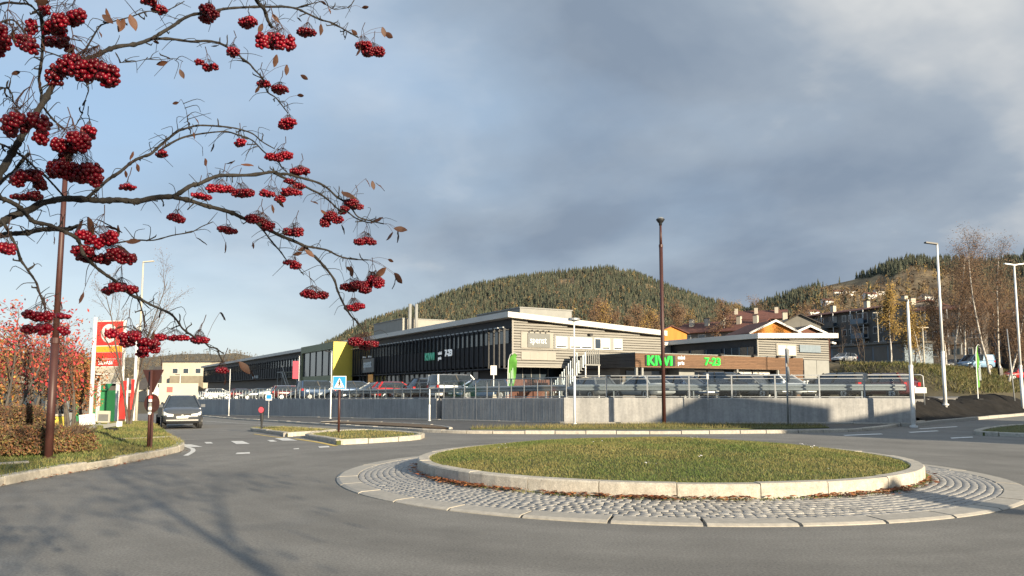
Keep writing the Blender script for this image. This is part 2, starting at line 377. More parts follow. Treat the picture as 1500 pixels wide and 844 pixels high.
def raised_sheet(name, poly, zf, m, skirt=.25):
    """flat piece of ground with its own outline; zf gives the level"""
    import mathutils
    pts = [Vector((p[0], p[1], 0)) for p in poly]
    tris = mathutils.geometry.delaunay_2d_cdt
    xs = [p.x for p in pts]; ys = [p.y for p in pts]
    st = max(.5, (max(xs) - min(xs) + max(ys) - min(ys)) / 90)
    inner = []
    def inside(x, y):
        c = False; j = len(pts) - 1
        for i in range(len(pts)):
            if (pts[i].y > y) != (pts[j].y > y) and x < (pts[j].x - pts[i].x) * (y - pts[i].y) / (pts[j].y - pts[i].y) + pts[i].x: c = not c
            j = i
        return c
    for x in np.arange(min(xs), max(xs), st):
        for y in np.arange(min(ys), max(ys), st):
            if inside(x, y): inner.append(Vector((x, y)))
    vs = [p.to_2d() for p in pts] + inner; n = len(pts)
    ov, oe, of, *_ = tris(vs, [(i, (i + 1) % n) for i in range(n)], [], 1, 1e-4)
    mb = MB(); v3 = [(p.x, p.y, zf(p.x, p.y)) for p in ov]; mb.add(v3, [tuple(f) for f in of])
    k = len(mb.v)
    for i in range(n):
        a, b = pts[i], pts[(i + 1) % n]; za, zb = zf(a.x, a.y), zf(b.x, b.y)
        mb.add([(a.x, a.y, za), (b.x, b.y, zb), (b.x, b.y, zb - skirt), (a.x, a.y, za - skirt)], [(0, 1, 2, 3)])
    o = mb.build(name, m); return o, inside
def kerb(line, zf, w, top, seg, parent, m, name='kerb_stone', below=.25, c=.025, jit=.012, gap=.016, side=1):
    """stones along a line; each its own piece, standing on the left (side=1) of the line"""
    line = [Vector((p[0], p[1], 0)) for p in line]; acc = [0]
    for a, b in zip(line, line[1:]): acc.append(acc[-1] + (b - a).length)
    tot = acc[-1]; n = max(1, round(tot / seg))
    def at(s):
        for i in range(len(line) - 1):
            if s <= acc[i + 1] or i == len(line) - 2:
                return line[i].lerp(line[i + 1], (s - acc[i]) / max(1e-6, acc[i + 1] - acc[i]))
    cuts = [tot * i / n + (random.uniform(-.09, .09) * seg if 0 < i < n else 0) for i in range(n + 1)]
    for i in range(n):
        sub = 4 if seg > .6 else 1
        P_ = [at(cuts[i] + gap + (cuts[i + 1] - cuts[i] - 2 * gap) * k / sub) for k in range(sub + 1)]
        dz = random.uniform(-jit, jit); vs = []; fs = []
        for k, p in enumerate(P_):
            d = (P_[min(k + 1, sub)] - P_[max(k - 1, 0)]).normalized(); nr = Vector((-d.y, d.x, 0)) * side
            z = zf(p.x, p.y) + dz
            rows = [(-.03, -below), (-.03, top - c), (-.03 + c, top), (w - c, top), (w, top - c), (w, -below)]
            vs += [(p + nr * a + Vector((0, 0, z + b))) for a, b in rows]
        for k in range(sub):
            for j in range(5): fs.append((k * 6 + j, k * 6 + j + 1, k * 6 + j + 7, k * 6 + j + 6))
        fs += [tuple(range(6)), tuple(reversed(range(sub * 6, sub * 6 + 6)))]
        if side > 0: fs = [tuple(reversed(f)) for f in fs]
        MB().add(vs, fs).build(name, m, parent)
def xy(p): return (p.x, p.y)
# --- far pavement in front of the retaining wall
WC = Vector((2.53, 38, 0)); WR = Vector((18.1, 35.2, 0)); WL = [WC, Vector((-4.55, 47.0, 0)), Vector((-14.2, 60, 0)), Vector((-30.9, 84, 0)), Vector((-43, 105, 0))]
farkerb_px = [(285, 609.3), (340, 614.5), (400, 618.5), (465, 623), (540, 628), (600, 632), (640, 634), (700, 635.5), (840, 636), (1000, 636), (1130, 635), (1200, 634), (1270, 631), (1345, 620.5), (1400, 615.5), (1500, 606.5), (1600, 600)]
farkerb = smooth_line([Vector((*xy(G(*p)), 0)) for p in farkerb_px], 5)
back = [Vector((48, 66, 0)), Vector((30, 50.5, 0)), Vector((20.5, 41.5, 0)), Vector((18.3, 36, 0)), WC + Vector((.1, .4, 0)), *[w + Vector((.4, .4, 0)) for w in WL[1:]]]
pave, _ = raised_sheet('pavement', farkerb + back, lambda x, y: Hgt(x, y) + .10, M['asphalt_new'])
struct(pave, 'dark asphalt pavement along the foot of the concrete wall')
kerb(farkerb[:-5], Hgt, .22, .12, 1.15, pave, M['granite'], side=1)
# pale channel line at the foot of the wall
fl = [WL[4], WL[3], WL[2], WL[1], WC, WR, Vector((20.6, 38.4, 0)), Vector((35.6, 53.4, 0))]
off = []
for i, p in enumerate(fl):
    d = (fl[min(i + 1, len(fl) - 1)] - fl[max(i - 1, 0)]).normalized(); off.append(p + Vector((d.y, -d.x, 0)) * .30)
kerb(off, lambda x, y: Hgt(x, y) + .10, .16, .07, 2.0, pave, M['edge'], name='channel_stone', side=1)
# --- verge of rough grass behind the far kerb
vg = smooth_line([Vector((*xy(G(*p)), 0)) for p in [(690, 633), (840, 633), (1000, 633), (1130, 632.4), (1215, 630.8)]], 4)
vg2 = smooth_line([Vector((*xy(G(*p)), 0)) for p in [(1205, 628), (1100, 626.4), (973, 626), (860, 627.5), (690, 631.5)]], 4)
verge, verge_in = raised_sheet('grass_verge', vg + vg2, lambda x, y: Hgt(x, y) + .135, M['turf'], .05); struct(verge, 'strip of rough grass behind the far kerb')
sb = [Vector((*xy(G(*p)), 0)) for p in [(470, 622.2), (545, 626.6), (618, 631), (662, 632.4), (645, 628.5), (610, 625.4), (560, 622.6), (500, 620.8)]]
soilbed, _ = raised_sheet('soil_bed', sb, lambda x, y: Hgt(x, y) + .15, M['soil'], .08); struct(soilbed, 'bare brown soil bed beside the pavement')
kerb(smooth_line(sb[3:] + [sb[0]], 3), lambda x, y: Hgt(x, y) + .1, .12, .07, 1.3, soilbed, M['edge'], side=1)
# --- near verge on the left, two halves parted by a flush kerb
def px_line(pp, n=4): return smooth_line([Vector((*xy(G(*p)), 0)) for p in pp], n)
lv_edge = px_line([(-330, 790), (-150, 742), (0, 712), (60, 700), (165, 682), (250, 665), (268, 657.5), (262, 650), (246, 643), (226, 634.5), (205, 628)], 5)
lverge, lv_in = raised_sheet('grass_verge', lv_edge + [Vector((-24, 36, 0)), Vector((-40, 36, 0)), Vector((-40, 12, 0)), Vector((-13.5, 9.0, 0))],
                             lambda x, y: Hgt(x, y) + .15 + .25 * sstep(10.5, 16, -x), M['turf'], .3)
struct(lverge, 'grass verge with brown hedge beside the road')
kerb(lv_edge, Hgt, .20, .155, 1.25, lverge, M['granite'], side=1)
kerb(px_line([(-20, 694), (30, 690), (42, 689)], 3), lambda x, y: Hgt(x, y) + .15, .12, .05, 1.1, lverge, M['edge'])
kerb(px_line([(140, 654.5), (190, 651.5), (246, 648)], 3), lambda x, y: Hgt(x, y) + .15, .12, .04, 1.1, lverge, M['edge'])
# --- splitter islands
def island(px, label, n=3, lift=.13):
    line = smooth_line([Vector((*xy(G(*p)), 0)) for p in px + [px[0]]], n)[:-1]
    c = sum(line, Vector()) / len(line); ar = sum(a.x * b.y - b.x * a.y for a, b in zip(line, line[1:] + line[:1]))
    if ar < 0: line.reverse()
    o, ins = raised_sheet('traffic_island', line, lambda x, y: Hgt(x, y) + lift - .01, M['turf']); struct(o, label)
    kerb(line + [line[0]], Hgt, .2, lift + .02, 1.2, o, M['granite'], side=1)
    return o, ins, line
isA = island([(369, 632), (372, 630.5), (420, 629), (484, 633.2), (486, 635.2), (424, 639.6), (418, 639)], 'small grass traffic island with red sign and dark kerb', 2)
isB = island([(447, 641.5), (470, 637.5), (540, 634.2), (612, 639.5), (618, 642.5), (600, 645.6), (503, 651.5), (490, 650)], 'grass traffic island with the pedestrian crossing sign', 2)
isC = island([(1428, 636), (1450, 630.5), (1520, 624), (1640, 619), (1640, 648), (1520, 641.5), (1440, 638.5)], 'traffic island at the mouth of the right hand road', 2)
# --- paint on the road
def paint(px, m=M['mark']):
    q = [G(*p) for p in px]; mb = MB(); n = 8; vs = []
    for i in range(n + 1):
        t = i / n; a = q[0].lerp(q[1], t); b = q[3].lerp(q[2], t)
        for c in (a, b): vs.append((c.x, c.y, Hgt(c.x, c.y) + .009))
    mb.add(vs, [(2 * i, 2 * i + 2, 2 * i + 3, 2 * i + 1) for i in range(n)])
    return struct(mb.build('road_marking', m))
for q in [[(262, 651.5), (280, 651.5), (297, 655), (272, 655.6)], [(299, 648), (309, 648), (312, 650), (302, 650.3)], [(338, 646.6), (355, 646.4), (366, 650.6), (346, 651)],
          [(347, 663.6), (366, 662.9), (366, 665.1), (345, 665.9)], [(391, 645.2), (400, 645), (406, 647.2), (396, 647.5)], [(402, 642.3), (420, 642), (436, 645.8), (414, 646)],
          [(466, 654.6), (481, 653.6), (483, 655.6), (468, 656.6)], [(430, 657.4), (438, 657), (438, 658.2), (430, 658.8)], [(1235, 637.6), (1290, 635.4), (1294, 636.6), (1238, 638.9)],
          [(1330, 633.2), (1372, 631), (1376, 632), (1334, 634.3)], [(1345, 628.2), (1400, 624.8), (1404, 625.6), (1349, 629)], [(1392, 641.5), (1424, 640), (1426, 641.4), (1394, 643)]]: paint(q)
def line_paint(px, w, m=M['mark']):
    pts = px_line(px, 5); mb = MB(); vs = []
    for i, p in enumerate(pts):
        d = (pts[min(i + 1, len(pts) - 1)] - pts[max(i - 1, 0)]).normalized(); nr = Vector((-d.y, d.x, 0)) * w / 2
        for c in (p + nr, p - nr): vs.append((c.x, c.y, Hgt(c.x, c.y) + .007))
    mb.add(vs, [(2 * i, 2 * i + 1, 2 * i + 3, 2 * i + 2) for i in range(len(pts) - 1)]); struct(mb.build('road_marking', m))
line_paint([(272, 668), (282, 662), (282, 658), (276, 655.5), (262, 648), (240, 638), (222, 632.5)], .12)
line_paint([(431, 643), (462, 647.5), (492, 653.5)], .16, M['yellow_mark'])
line_paint([(372, 636), (396, 639.5), (424, 643)], .10, M['yellow_mark'])
line_paint([(300, 617), (345, 620), (420, 624.5)], .10)
# --- the roundabout
RC = Vector((2.85, 15.45, 0)); R_IN = 4.65; R_OUT = 6.15; R_SET = 5.76
def apron_z(r): return .035 + .085 * max(0, (R_SET - r) / (R_SET - R_IN))
def ring(name, r0, r1, zf, m, n=128, k=6):
    v = []; f = []
    for j in range(k + 1):
        r = r0 + (r1 - r0) * j / k
        for i in range(n):
            a = 2 * math.pi * i / n; v.append((RC.x + r * math.cos(a), RC.y + r * math.sin(a), zf(r)))
    for j in range(k):
        for i in range(n): f.append((j * n + i, j * n + (i + 1) % n, (j + 1) * n + (i + 1) % n, (j + 1) * n + i))
    return np_mesh(name, v, [tuple(reversed(q)) for q in f], m)
apron = struct(ring('roundabout_apron', R_IN - .1, R_SET + .02, lambda r: apron_z(r) - .012, M['bed']), 'ring of grey granite setts round the grass roundabout')
nE = 34
for i in range(nE):
    a0 = 2 * math.pi * i / nE + .004; a1 = 2 * math.pi * (i + 1) / nE - .004; vs = []; fs = []; kk = 5
    dz = random.uniform(-.003, .003)
    for k in range(kk + 1):
        a = a0 + (a1 - a0) * k / kk
        for r, z in ((R_SET + .012, -.1), (R_SET + .012, .036), (R_SET + .022, .043), (R_OUT - .05, .034), (R_OUT, .012), (R_OUT, -.1)):
            vs.append((RC.x + r * math.cos(a), RC.y + r * math.sin(a), z + dz))
    for k in range(kk):
        for j in range(5): fs.append((k * 6 + j, k * 6 + j + 1, k * 6 + j + 7, k * 6 + j + 6))
    fs += [tuple(reversed(range(6))), tuple(range(kk * 6, kk * 6 + 6))]
    MB().add(vs, [tuple(reversed(f)) for f in fs]).build('edge_stone', M['edge'], apron)
rows = 10; rw = (R_SET - R_IN) / rows; spots = []
for j in range(rows):
    r = R_IN + (j + .5) * rw; n = int(2 * math.pi * r / .132); ph = random.random(); ang = ph
    ws = np.random.uniform(.8, 1.25, n); ws *= 2 * math.pi / ws.sum()
    for w_ in ws:
        ang += w_; spots.append((r, ang - w_ / 2, w_ * r))
def sett_mesh(k):
    mb = MB(); rr = random.Random(k); c = .016; l = .5
    j = lambda s: rr.uniform(-s, s)
    b = [(-l, -l), (l, -l), (l, l), (-l, l)]
    b = [(x + j(.05), y + j(.05)) for x, y in b]
    vs = [(x, y, -.06) for x, y in b] + [(x, y, -.006) for x, y in b] + [(x * .86, y * .84, .002 + j(.002)) for x, y in b] + [(j(.1), j(.1), .003)]
    fs = [(i, (i + 1) % 4, 4 + (i + 1) % 4, 4 + i) for i in range(4)] + [(4 + i, 4 + (i + 1) % 4, 8 + (i + 1) % 4, 8 + i) for i in range(4)] + [(8 + i, 8 + (i + 1) % 4, 12) for i in range(4)]
    mb.add(vs, fs); o = mb.build('sett', M['sett']); me = o.data; bpy.data.objects.remove(o)
    me.polygons.foreach_set('use_smooth', [True] * len(me.polygons)); return me
SETT = [sett_mesh(k) for k in range(8)]
def near_rank(s):
    x = RC.x + s[0] * math.cos(s[1]); y = RC.y + s[0] * math.sin(s[1]); vis = y < RC.y + 3
    return (0 if vis else 1, x * x * .3 + y * y)
spots.sort(key=near_rank)
rest = MB()
for i, (r, a, l) in enumerate(spots):
    p = Vector((RC.x + r * math.cos(a), RC.y + r * math.sin(a), apron_z(r) + random.uniform(-.004, .003)))
    mx = Matrix.Translation(p) @ Matrix.Rotation(a + math.pi / 2, 4, 'Z') @ Matrix.Rotation(random.gauss(0, .02), 4, 'X') @ Matrix.Diagonal((l - .004, rw - .004, 1, 1))
    me = SETT[i % 8]
    if i < 290:
        o = link('sett', me, apron); o.matrix_local = mx
    else:
        rest.add([mx @ v.co for v in me.vertices], [tuple(pl.vertices) for pl in me.polygons])
stuff(rest.build('setts', M['sett'], apron, smooth=True))
# grass dome with its granite kerb
def dome_z(r): return .30 + .30 * (1 - (r / (R_IN - .2)) ** 2)
def dome_n(x, y): return .018 * math.sin(x * 2.1 + math.sin(y * 1.7)) + .012 * math.sin(y * 3.3 + x)
dome_v = []; dome_f = []; nr, na = 26, 96
for j in range(nr + 1):
    r = (R_IN - .2) * j / nr
    for i in range(na):
        a = 2 * math.pi * i / na; x = r * math.cos(a); y = r * math.sin(a)
        dome_v.append((RC.x + x, RC.y + y, dome_z(r) + dome_n(x, y) * (1 - j / nr)))
for j in range(nr):
    for i in range(na): dome_f.append((j * na + i, (j + 1) * na + i, (j + 1) * na + (i + 1) % na, j * na + (i + 1) % na))
isl = struct(np_mesh('roundabout_island', dome_v, dome_f, M['turf'], smooth=True), 'low grass dome in the middle of the roundabout')
circ = [Vector((RC.x + R_IN * math.cos(a), RC.y + R_IN * math.sin(a), 0)) for a in np.linspace(0, 2 * math.pi, 181)]
kerb(circ, lambda x, y: .10, .20, .225, 1.12, isl, M['granite'], c=.022, jit=.008, gap=.006)
# --- grass blades
def blades(name, pts, hmin, hmax, w, label, parent=None, dry=.3, mul=1.0):
    n = len(pts); p = np.array(pts, np.float32); a = np.random.uniform(0, 2 * np.pi, n); h = np.random.uniform(hmin, hmax, n)
    ln = np.random.normal(0, .6, (n, 2)) * h[:, None]; dx = np.cos(a) * w / 2; dy = np.sin(a) * w / 2; z0 = np.zeros(n)
    v = np.empty((n, 3, 3), np.float32)
    v[:, 0] = p + np.stack([dx, dy, z0 - .01], 1); v[:, 1] = p - np.stack([dx, dy, z0 + .01], 1); v[:, 2] = p + np.stack([ln[:, 0], ln[:, 1], h], 1)
    patch = .5 + .5 * np.sin(p[:, 0] * 1.1 + 1.3 * np.sin(p[:, 1] * .9)) * np.sin(p[:, 1] * 1.4 + np.sin(p[:, 0] * .7))
    patch = patch + .35 * np.sin(p[:, 0] * 4.7 + 2 * np.sin(p[:, 1] * 3.1)) * np.sin(p[:, 1] * 5.3 + p[:, 0])
    t = np.clip(np.random.uniform(0, 1, n) * .8 + patch * .6 - .38 + dry, 0, 1)[:, None]
    g = np.array([.072, .118, .022]); d = np.array([.23, .190, .068])
    c = (g * (1 - t) + d * t) * np.random.uniform(.65, 1.3, (n, 1)) * mul
    tint = np.repeat(c, 3, 0)
    return stuff(np_mesh(name, v.reshape(-1, 3), np.arange(3 * n).reshape(-1, 3), M['blade'], parent, tint), label, None if parent else 'grass')
pts = []
while len(pts) < 110000:
    x, y = random.uniform(-1, 1), random.uniform(-1, 1)
    if x * x + y * y > 1: continue
    r = math.hypot(x, y) * (R_IN - .19); X = x * (R_IN - .19); Y = y * (R_IN - .19)
    if Y > 2.5 and random.random() < .5: continue
    pts.append((RC.x + X, RC.y + Y, dome_z(r) + dome_n(X, Y) * (1 - r / (R_IN - .19))))
blades('lawn_grass', pts, .018, .042, .012, 'short autumn grass on the roundabout dome', dry=.10)
def scatter(inside, x0, x1, y0, y1, n, zf):
    o = []
    while len(o) < n:
        x = random.uniform(x0, x1); y = random.uniform(y0, y1)
        if inside(x, y): o.append((x, y, zf(x, y)))
    return o
vis_left = lambda x, y: lv_in(x, y) and x / y > -.70
blades('verge_grass', scatter(vis_left, -24, -8.3, 11, 36, 45000, lambda x, y: Hgt(x, y) + .15 + .25 * sstep(10.5, 16, -x)), .03, .09, .016, 'mown grass on the verge by the brown lamp post', dry=.2)
blades('rough_grass', scatter(verge_in, -3, 15, 28, 36, 8000, lambda x, y: Hgt(x, y) + .135), .04, .20, .014, 'tall dry grass along the far kerb', dry=.55, mul=.85)
for (o, ins, ln) in (isA, isB, isC):
    xs = [p.x for p in ln]; ys = [p.y for p in ln]
    blades('island_grass', scatter(ins, min(xs), max(xs), min(ys), max(ys), 3500, lambda x, y: Hgt(x, y) + .12), .03, .08, .016, None, o, dry=.4)
# --- fallen leaves against the kerb
def leaf_litter(name, pts, label, s=.06):
    n = len(pts); v = []; f = []; t = []
    for (x, y, z) in pts:
        a = random.uniform(0, 6.28); k = s * random.uniform(.5, 1.1); tl = [random.uniform(-.6, .6) for _ in range(4)]
        q = [(-1, 0), (0, -.45), (1, 0), (0, .45)]; o = len(v)
        for (u, w_), e in zip(q, tl):
            v.append((x + k * (u * math.cos(a) - w_ * math.sin(a)), y + k * (u * math.sin(a) + w_ * math.cos(a)), z + abs(e) * k * .8 + .008))
        f.append((o, o + 1, o + 2, o + 3)); c = random.choice([(.26, .075, .022), (.20, .06, .025), (.33, .13, .045), (.15, .055, .03), (.36, .17, .07)])
        t += [c] * 4
    return stuff(np_mesh(name, v, f, M['deadleaf'], None, np.array(t)), label, 'leaves')
pl_ = []
for a0, a1, k in ((208, 226, 260), (228, 236, 60), (240, 262, 170), (255, 275, 130), (285, 312, 260), (316, 332, 60), (352, 372, 200), (170, 205, 90), (200, 345, 110)):
    for _ in range(k):
        a = R(random.uniform(a0, a1)); r = R_IN + .04 + abs(random.gauss(0, .12)) * (.5 + .5 * math.sin(a * 23) ** 2)
        pl_.append((RC.x + r * math.cos(a), RC.y + r * math.sin(a), apron_z(r) + .01 + random.random() * .025))
leaf_litter('fallen_leaves', pl_, 'red brown fallen leaves drifted against the roundabout kerb', .052)
le = resample(lv_edge, .12); pl_ = []
for p in le:
    if 13 < p.y < 21:
        for _ in range(3 if 14.5 < p.y < 18.5 else 1):
            pl_.append((p.x + random.uniform(0, .25), p.y - random.uniform(0, .2), Hgt(p.x, p.y) + .01))
leaf_litter('fallen_leaves', pl_, 'fallen leaves lying in the gutter below the hedge', .045)
moss = [(RC.x + r * math.cos(a), RC.y + r * math.sin(a), apron_z(r)) for a, r in ((R(random.uniform(205, 372)), R_IN + abs(random.gauss(0, .06))) for _ in range(5000))]
blades('moss', moss, .01, .035, .02, 'moss and weeds in the joint below the roundabout kerb', dry=.05)
fl_ = []
for _ in range(15):
    cx, cy = random.uniform(-1, 1), random.uniform(-.9, .9)
    if cx * cx + cy * cy > .9: continue
    for _ in range(random.randint(1, 5)):
        X = cx * 4.5 + random.gauss(0, .08); Y = cy * 4.5 + random.gauss(0, .08); fl_.append((RC.x + X, RC.y + Y, dome_z(math.hypot(X, Y)) + .05))
v = []; f = []
for x, y, z in fl_:
    o = len(v); s = random.uniform(.010, .020)
    for k in range(6): v.append((x + s * math.cos(k * 1.047), y + s * math.sin(k * 1.047), z + random.uniform(0, .02)))
    f += [(o, o + 1, o + 2, o + 3), (o, o + 3, o + 4, o + 5)]
stuff(np_mesh('daisies', v, f, M['hiwhite']), 'tiny white flowers scattered over the roundabout lawn', 'flowers')
# ================================================================== car park terrace, retaining wall, railings
lotpoly = [w + Vector((.25, .25, 0)) for w in reversed(WL)] + [WR + Vector((-.05, .25, 0)), Vector((20.3, 40.2, 0)), Vector((30, 52.5, 0)), Vector((41.2, 70.6, 0)), Vector((28.7, 92, 0)),
          Vector((0, 102, 0)), Vector((-80, 245, 0)), Vector((-102, 232, 0))]
lot, _ = raised_sheet('car_park', lotpoly, PZ, M['lot'], .6); struct(lot, 'asphalt car park terrace behind the concrete wall')
def wall_run(a, b, root, seg, th=.32, round_end=False):
    a = Vector(a); b = Vector(b); d = (b - a); ln = d.length; d.normalize(); nb = Vector((-d.y, d.x, 0))
    if nb.y < 0: nb = -nb
    n = max(1, round(ln / seg))
    for i in range(n):
        p = a + d * (ln * i / n + .008); q = a + d * (ln * (i + 1) / n - .008); mb = MB(); vs = []
        kk = 4
        for k in range(kk + 1):
            c = p.lerp(q, k / kk); t = PZ(c.x, c.y) + .13; g = Hgt(c.x, c.y) - .2
            for off_, z in ((0, g), (0, t - .03), (.03, t), (th - .03, t), (th, t - .03), (th, g)): vs.append(c + nb * off_ + Vector((0, 0, z)))
        fs = []
        for k in range(kk):
            for j in range(5): fs.append((k * 6 + j, k * 6 + j + 1, k * 6 + j + 7, k * 6 + j + 6))
        fs += [tuple(range(6)), tuple(reversed(range(kk * 6, kk * 6 + 6)))]
        mb.add(vs, fs).build('wall_panel', M['concrete'], root)
def ribs(a, b, root):                            # shallow vertical board marks cast in the concrete
    a = Vector(a); b = Vector(b); d = (b - a); ln = d.length; d.normalize(); nf = Vector((d.y, -d.x, 0))
    if nf.y > 0: nf = -nf
    mb = MB(); s = .05
    while s < ln - .1:
        w = random.uniform(.04, .09); p = a + d * s + nf * .0; t = PZ(p.x, p.y) + .08; g = Hgt(p.x, p.y)
        dp = random.uniform(.001, .004); q = p + d * w
        mb.add([p + nf * dp + Vector((0, 0, g)), q + nf * dp + Vector((0, 0, g)), q + nf * dp + Vector((0, 0, t)), p + nf * dp + Vector((0, 0, t)),
                p + Vector((0, 0, g)), q + Vector((0, 0, g)), q + Vector((0, 0, t)), p + Vector((0, 0, t))],
               [(0, 1, 2, 3), (4, 0, 3, 7), (1, 5, 6, 2), (3, 2, 6, 7)]); s += w + random.uniform(.03, .13)
    mb.build('board_marks', M['concrete'], root)['kind'] = 'stuff'
wr = thing('retaining_wall', 'low sunlit concrete retaining wall facing the roundabout', 'wall', (10, 36.5, 0))
wr.location = (0, 0, 0)
wall_run(WC, WR, wr, 5.2); ribs(WC, WR, wr)
mb = MB(); mb.tube([WR + Vector((.02, .14, Hgt(*WR.xy))), WR + Vector((.02, .14, 1.0)), WR + Vector((.02, .14, 1.2))], [.17, .17, .10], 12); mb.build('wall_end', M['concrete'], wr)
wl = thing('retaining_wall', 'long shaded concrete retaining wall running along the road', 'wall')
g1 = WL[1] + (WC - WL[1]).normalized() * .55
wall_run(WC + (WL[1] - WC).normalized() * .02 + Vector((0, .02, 0)), g1, wl, 6); ribs(WC, g1, wl)
gap_back = Vector((.55, .45, 0))
wall_run(g1 + gap_back, WL[1] + gap_back, wl, 3)
for a, b in zip(WL[1:], WL[2:]): wall_run(a, b, wl, 6.2)
ribs(WL[1], WL[2], wl); ribs(WL[2], WL[3], wl)
def railing(name, label, pts, step, h, root=None, glass=True, double=False, inset=.16, group=None):
    t = thing(name, label, 'railing', (0, 0, 0), 0, group); allp = []
    for a, b in zip(pts, pts[1:]):
        a = Vector(a); b = Vector(b); d = (b - a).normalized(); nb = Vector((-d.y, d.x, 0))
        if nb.y < 0: nb = -nb
        a = a + nb * inset; b = b + nb * inset; n = max(1, round((b - a).length / step))
        for i in range(n + (1 if b == Vector(pts[-1]) + nb * inset else 0)):
            p = a.lerp(b, i / n); allp.append((p, d, PZ(p.x, p.y) + .13))
    for p, d, z in allp:
        mb = MB(); q = p + Vector((0, 0, z))
        w = .07 if double else .05
        mb.bar(q, q + Vector((0, 0, h)), w, w * .9, d); mb.bar(q + Vector((0, 0, .0)), q + Vector((0, 0, .02)), .14, .12, d); mb.build('post', M['galv'], t)
    for (p, d, z), (q, d2, z2) in zip(allp, allp[1:]):
        a = p + Vector((0, 0, z)); b = q + Vector((0, 0, z2)); u = Vector((0, 0, 1))
        MB().bar(a + u * (h - .02) + (b - a) * 1e-3, b + u * (h - .02), .055, .045).build('top_rail', M['galv'], t)
        e = (b - a).normalized() * .06; a2 = a + e; b2 = b - e
        lo = .06; hi = h - .17 if double else h - .07
        if double: MB().bar(a2 + u * (h - .17), b2 + u * (h - .17), .03, .03).build('middle_rail', M['galv'], t)
        MB().bar(a2 + u * lo, b2 + u * lo, .035, .035).build('bottom_rail', M['galv'], t)
        if glass:
            nn = (b - a).normalized().cross(u) * .008; c0 = a2 + u * (lo + .02); c1 = b2 + u * (lo + .02); hh = u * (hi - lo - .035)
            MB().prism([c0, c1, c1 + hh, c0 + hh], nn).build('glass_panel', M['fenceglass'], t)
    return t, allp
rr, rp_ = railing('railing', 'galvanised railing with glass panels on the sunlit wall', [WC + Vector((.1, -.02, 0)), WR], 1.93, 1.08, double=True)
e = rp_[-1][0] + Vector((0, 0, rp_[-1][2])); dd = rp_[-1][1]
MB().tube([e + Vector((0, 0, 1.06)), e + dd * .45 + Vector((0, 0, 1.06)), e + dd * .55 + Vector((0, 0, 1.0)), e + dd * .57 + Vector((0, 0, .5)), e + dd * .57 + Vector((0, 0, -.3))], .03, 8).build('end_loop', M['galv'], rr, True)
MB().bar(e + dd * .12 + Vector((0, -.12, .36)), e + dd * .62 + Vector((0, -.12, .36)), .03, .26).build('end_plate', M['whitep'], rr)
rl, lp_ = railing('railing', 'galvanised glass railing on the shaded wall beside the green flag', [WC, g1], 1.06, 1.02)
rl2, lp2 = railing('railing', 'long galvanised railing on the shaded wall below the yellow portal', WL[1:4], 1.12, 1.0)
rl3, lp3 = railing('railing', 'far end of the galvanised railing below the dark hall', WL[3:], 1.6, 1.0)
# crash barrier behind the railing on the right
def barrier(label, a, b, inset, hz):
    t = thing('crash_barrier', label, 'barrier', (0, 0, 0)); a = Vector(a); b = Vector(b); d = (b - a).normalized(); nb = Vector((-d.y, d.x, 0)); nb = nb if nb.y > 0 else -nb
    a += nb * inset; b += nb * inset; prof = [(0, -.16), (-.07, -.11), (-.07, -.05), (0, -.01), (0, .01), (-.07, .05), (-.07, .11), (0, .16)]
    n = max(2, round((b - a).length / 3.9)); vs = []
    for i in range(n):
        mb = MB(); vs = []
        for c in (a.lerp(b, i / n), a.lerp(b, (i + 1) / n)):
            z = PZ(c.x, c.y) + hz
            vs += [c + nb * o_ + Vector((0, 0, z + zz_)) for o_, zz_ in prof] + [c + nb * (o_ + .006) + Vector((0, 0, z + zz_)) for o_, zz_ in reversed(prof)]
        k = 16; mb.add(vs, [(j, (j + 1) % k, k + (j + 1) % k, k + j) for j in range(k)]); mb.build('beam', M['galv'], t)
        c = a.lerp(b, (i + .5) / n) + nb * .06; z = PZ(c.x, c.y); MB().bar(c + Vector((0, 0, z)), c + Vector((0, 0, z + hz + .1)), .08, .06, d).build('post', M['galv'], t)
barrier('ribbed steel crash barrier behind the sunlit railing', WC + (WR - WC) * .03, WR, .75, .62)
barrier('ribbed steel crash barrier behind the shaded railing near the flag', WC + (WL[1] - WC) * .05, g1, .75, .62)
barrier('ribbed steel crash barrier along the long shaded railing', WL[1] + Vector((.3, .2, 0)), WL[2], .75, .62)
# ================================================================== main hall (long dark side, sunlit boarded end)
FZ = .85
hall = thing('shopping_hall', 'long two storey hall with black side and beige boarded end', 'building', (BC.x, BC.y, FZ), A0)
HW, HL = 17.6, 182.0
zt = lambda x: 7.28 - .056 * x                   # underside of the roof
mb = MB()
mb.add([(0.12, .12, 3.0), (HW, .12, 3.0), (HW, .12, zt(HW)), (.12, .12, zt(0)), (.12, HL, 3.0), (HW, HL, 3.0), (HW, HL, zt(HW)), (.12, HL, zt(0))],
       [(0, 1, 2, 3), (7, 6, 5, 4), (4, 0, 3, 7), (1, 5, 6, 2), (3, 2, 6, 7), (0, 4, 5, 1)])
mb.build('upper_storey', M['cladback'], hall)
MB().box(1.3, HW - .3, 2.4, HL, -.5, 2.98).build('lower_storey', M['black'], hall)
rf = MB(); rf.add([(-.75, -.6, zt(-.75)), (HW + .25, -.6, zt(HW + .25)), (HW + .25, HL, zt(HW + .25)), (-.75, HL, zt(-.75)),
                   (-.75, -.6, zt(-.75) + .5), (HW + .25, -.6, zt(HW + .25) + .5), (HW + .25, HL, zt(HW + .25) + .5), (-.75, HL, zt(-.75) + .5)],
                  [(0, 3, 2, 1), (4, 5, 6, 7), (0, 1, 5, 4), (1, 2, 6, 5), (2, 3, 7, 6), (3, 0, 4, 7)])
roof = rf.build('roof', M['fascia'], hall)
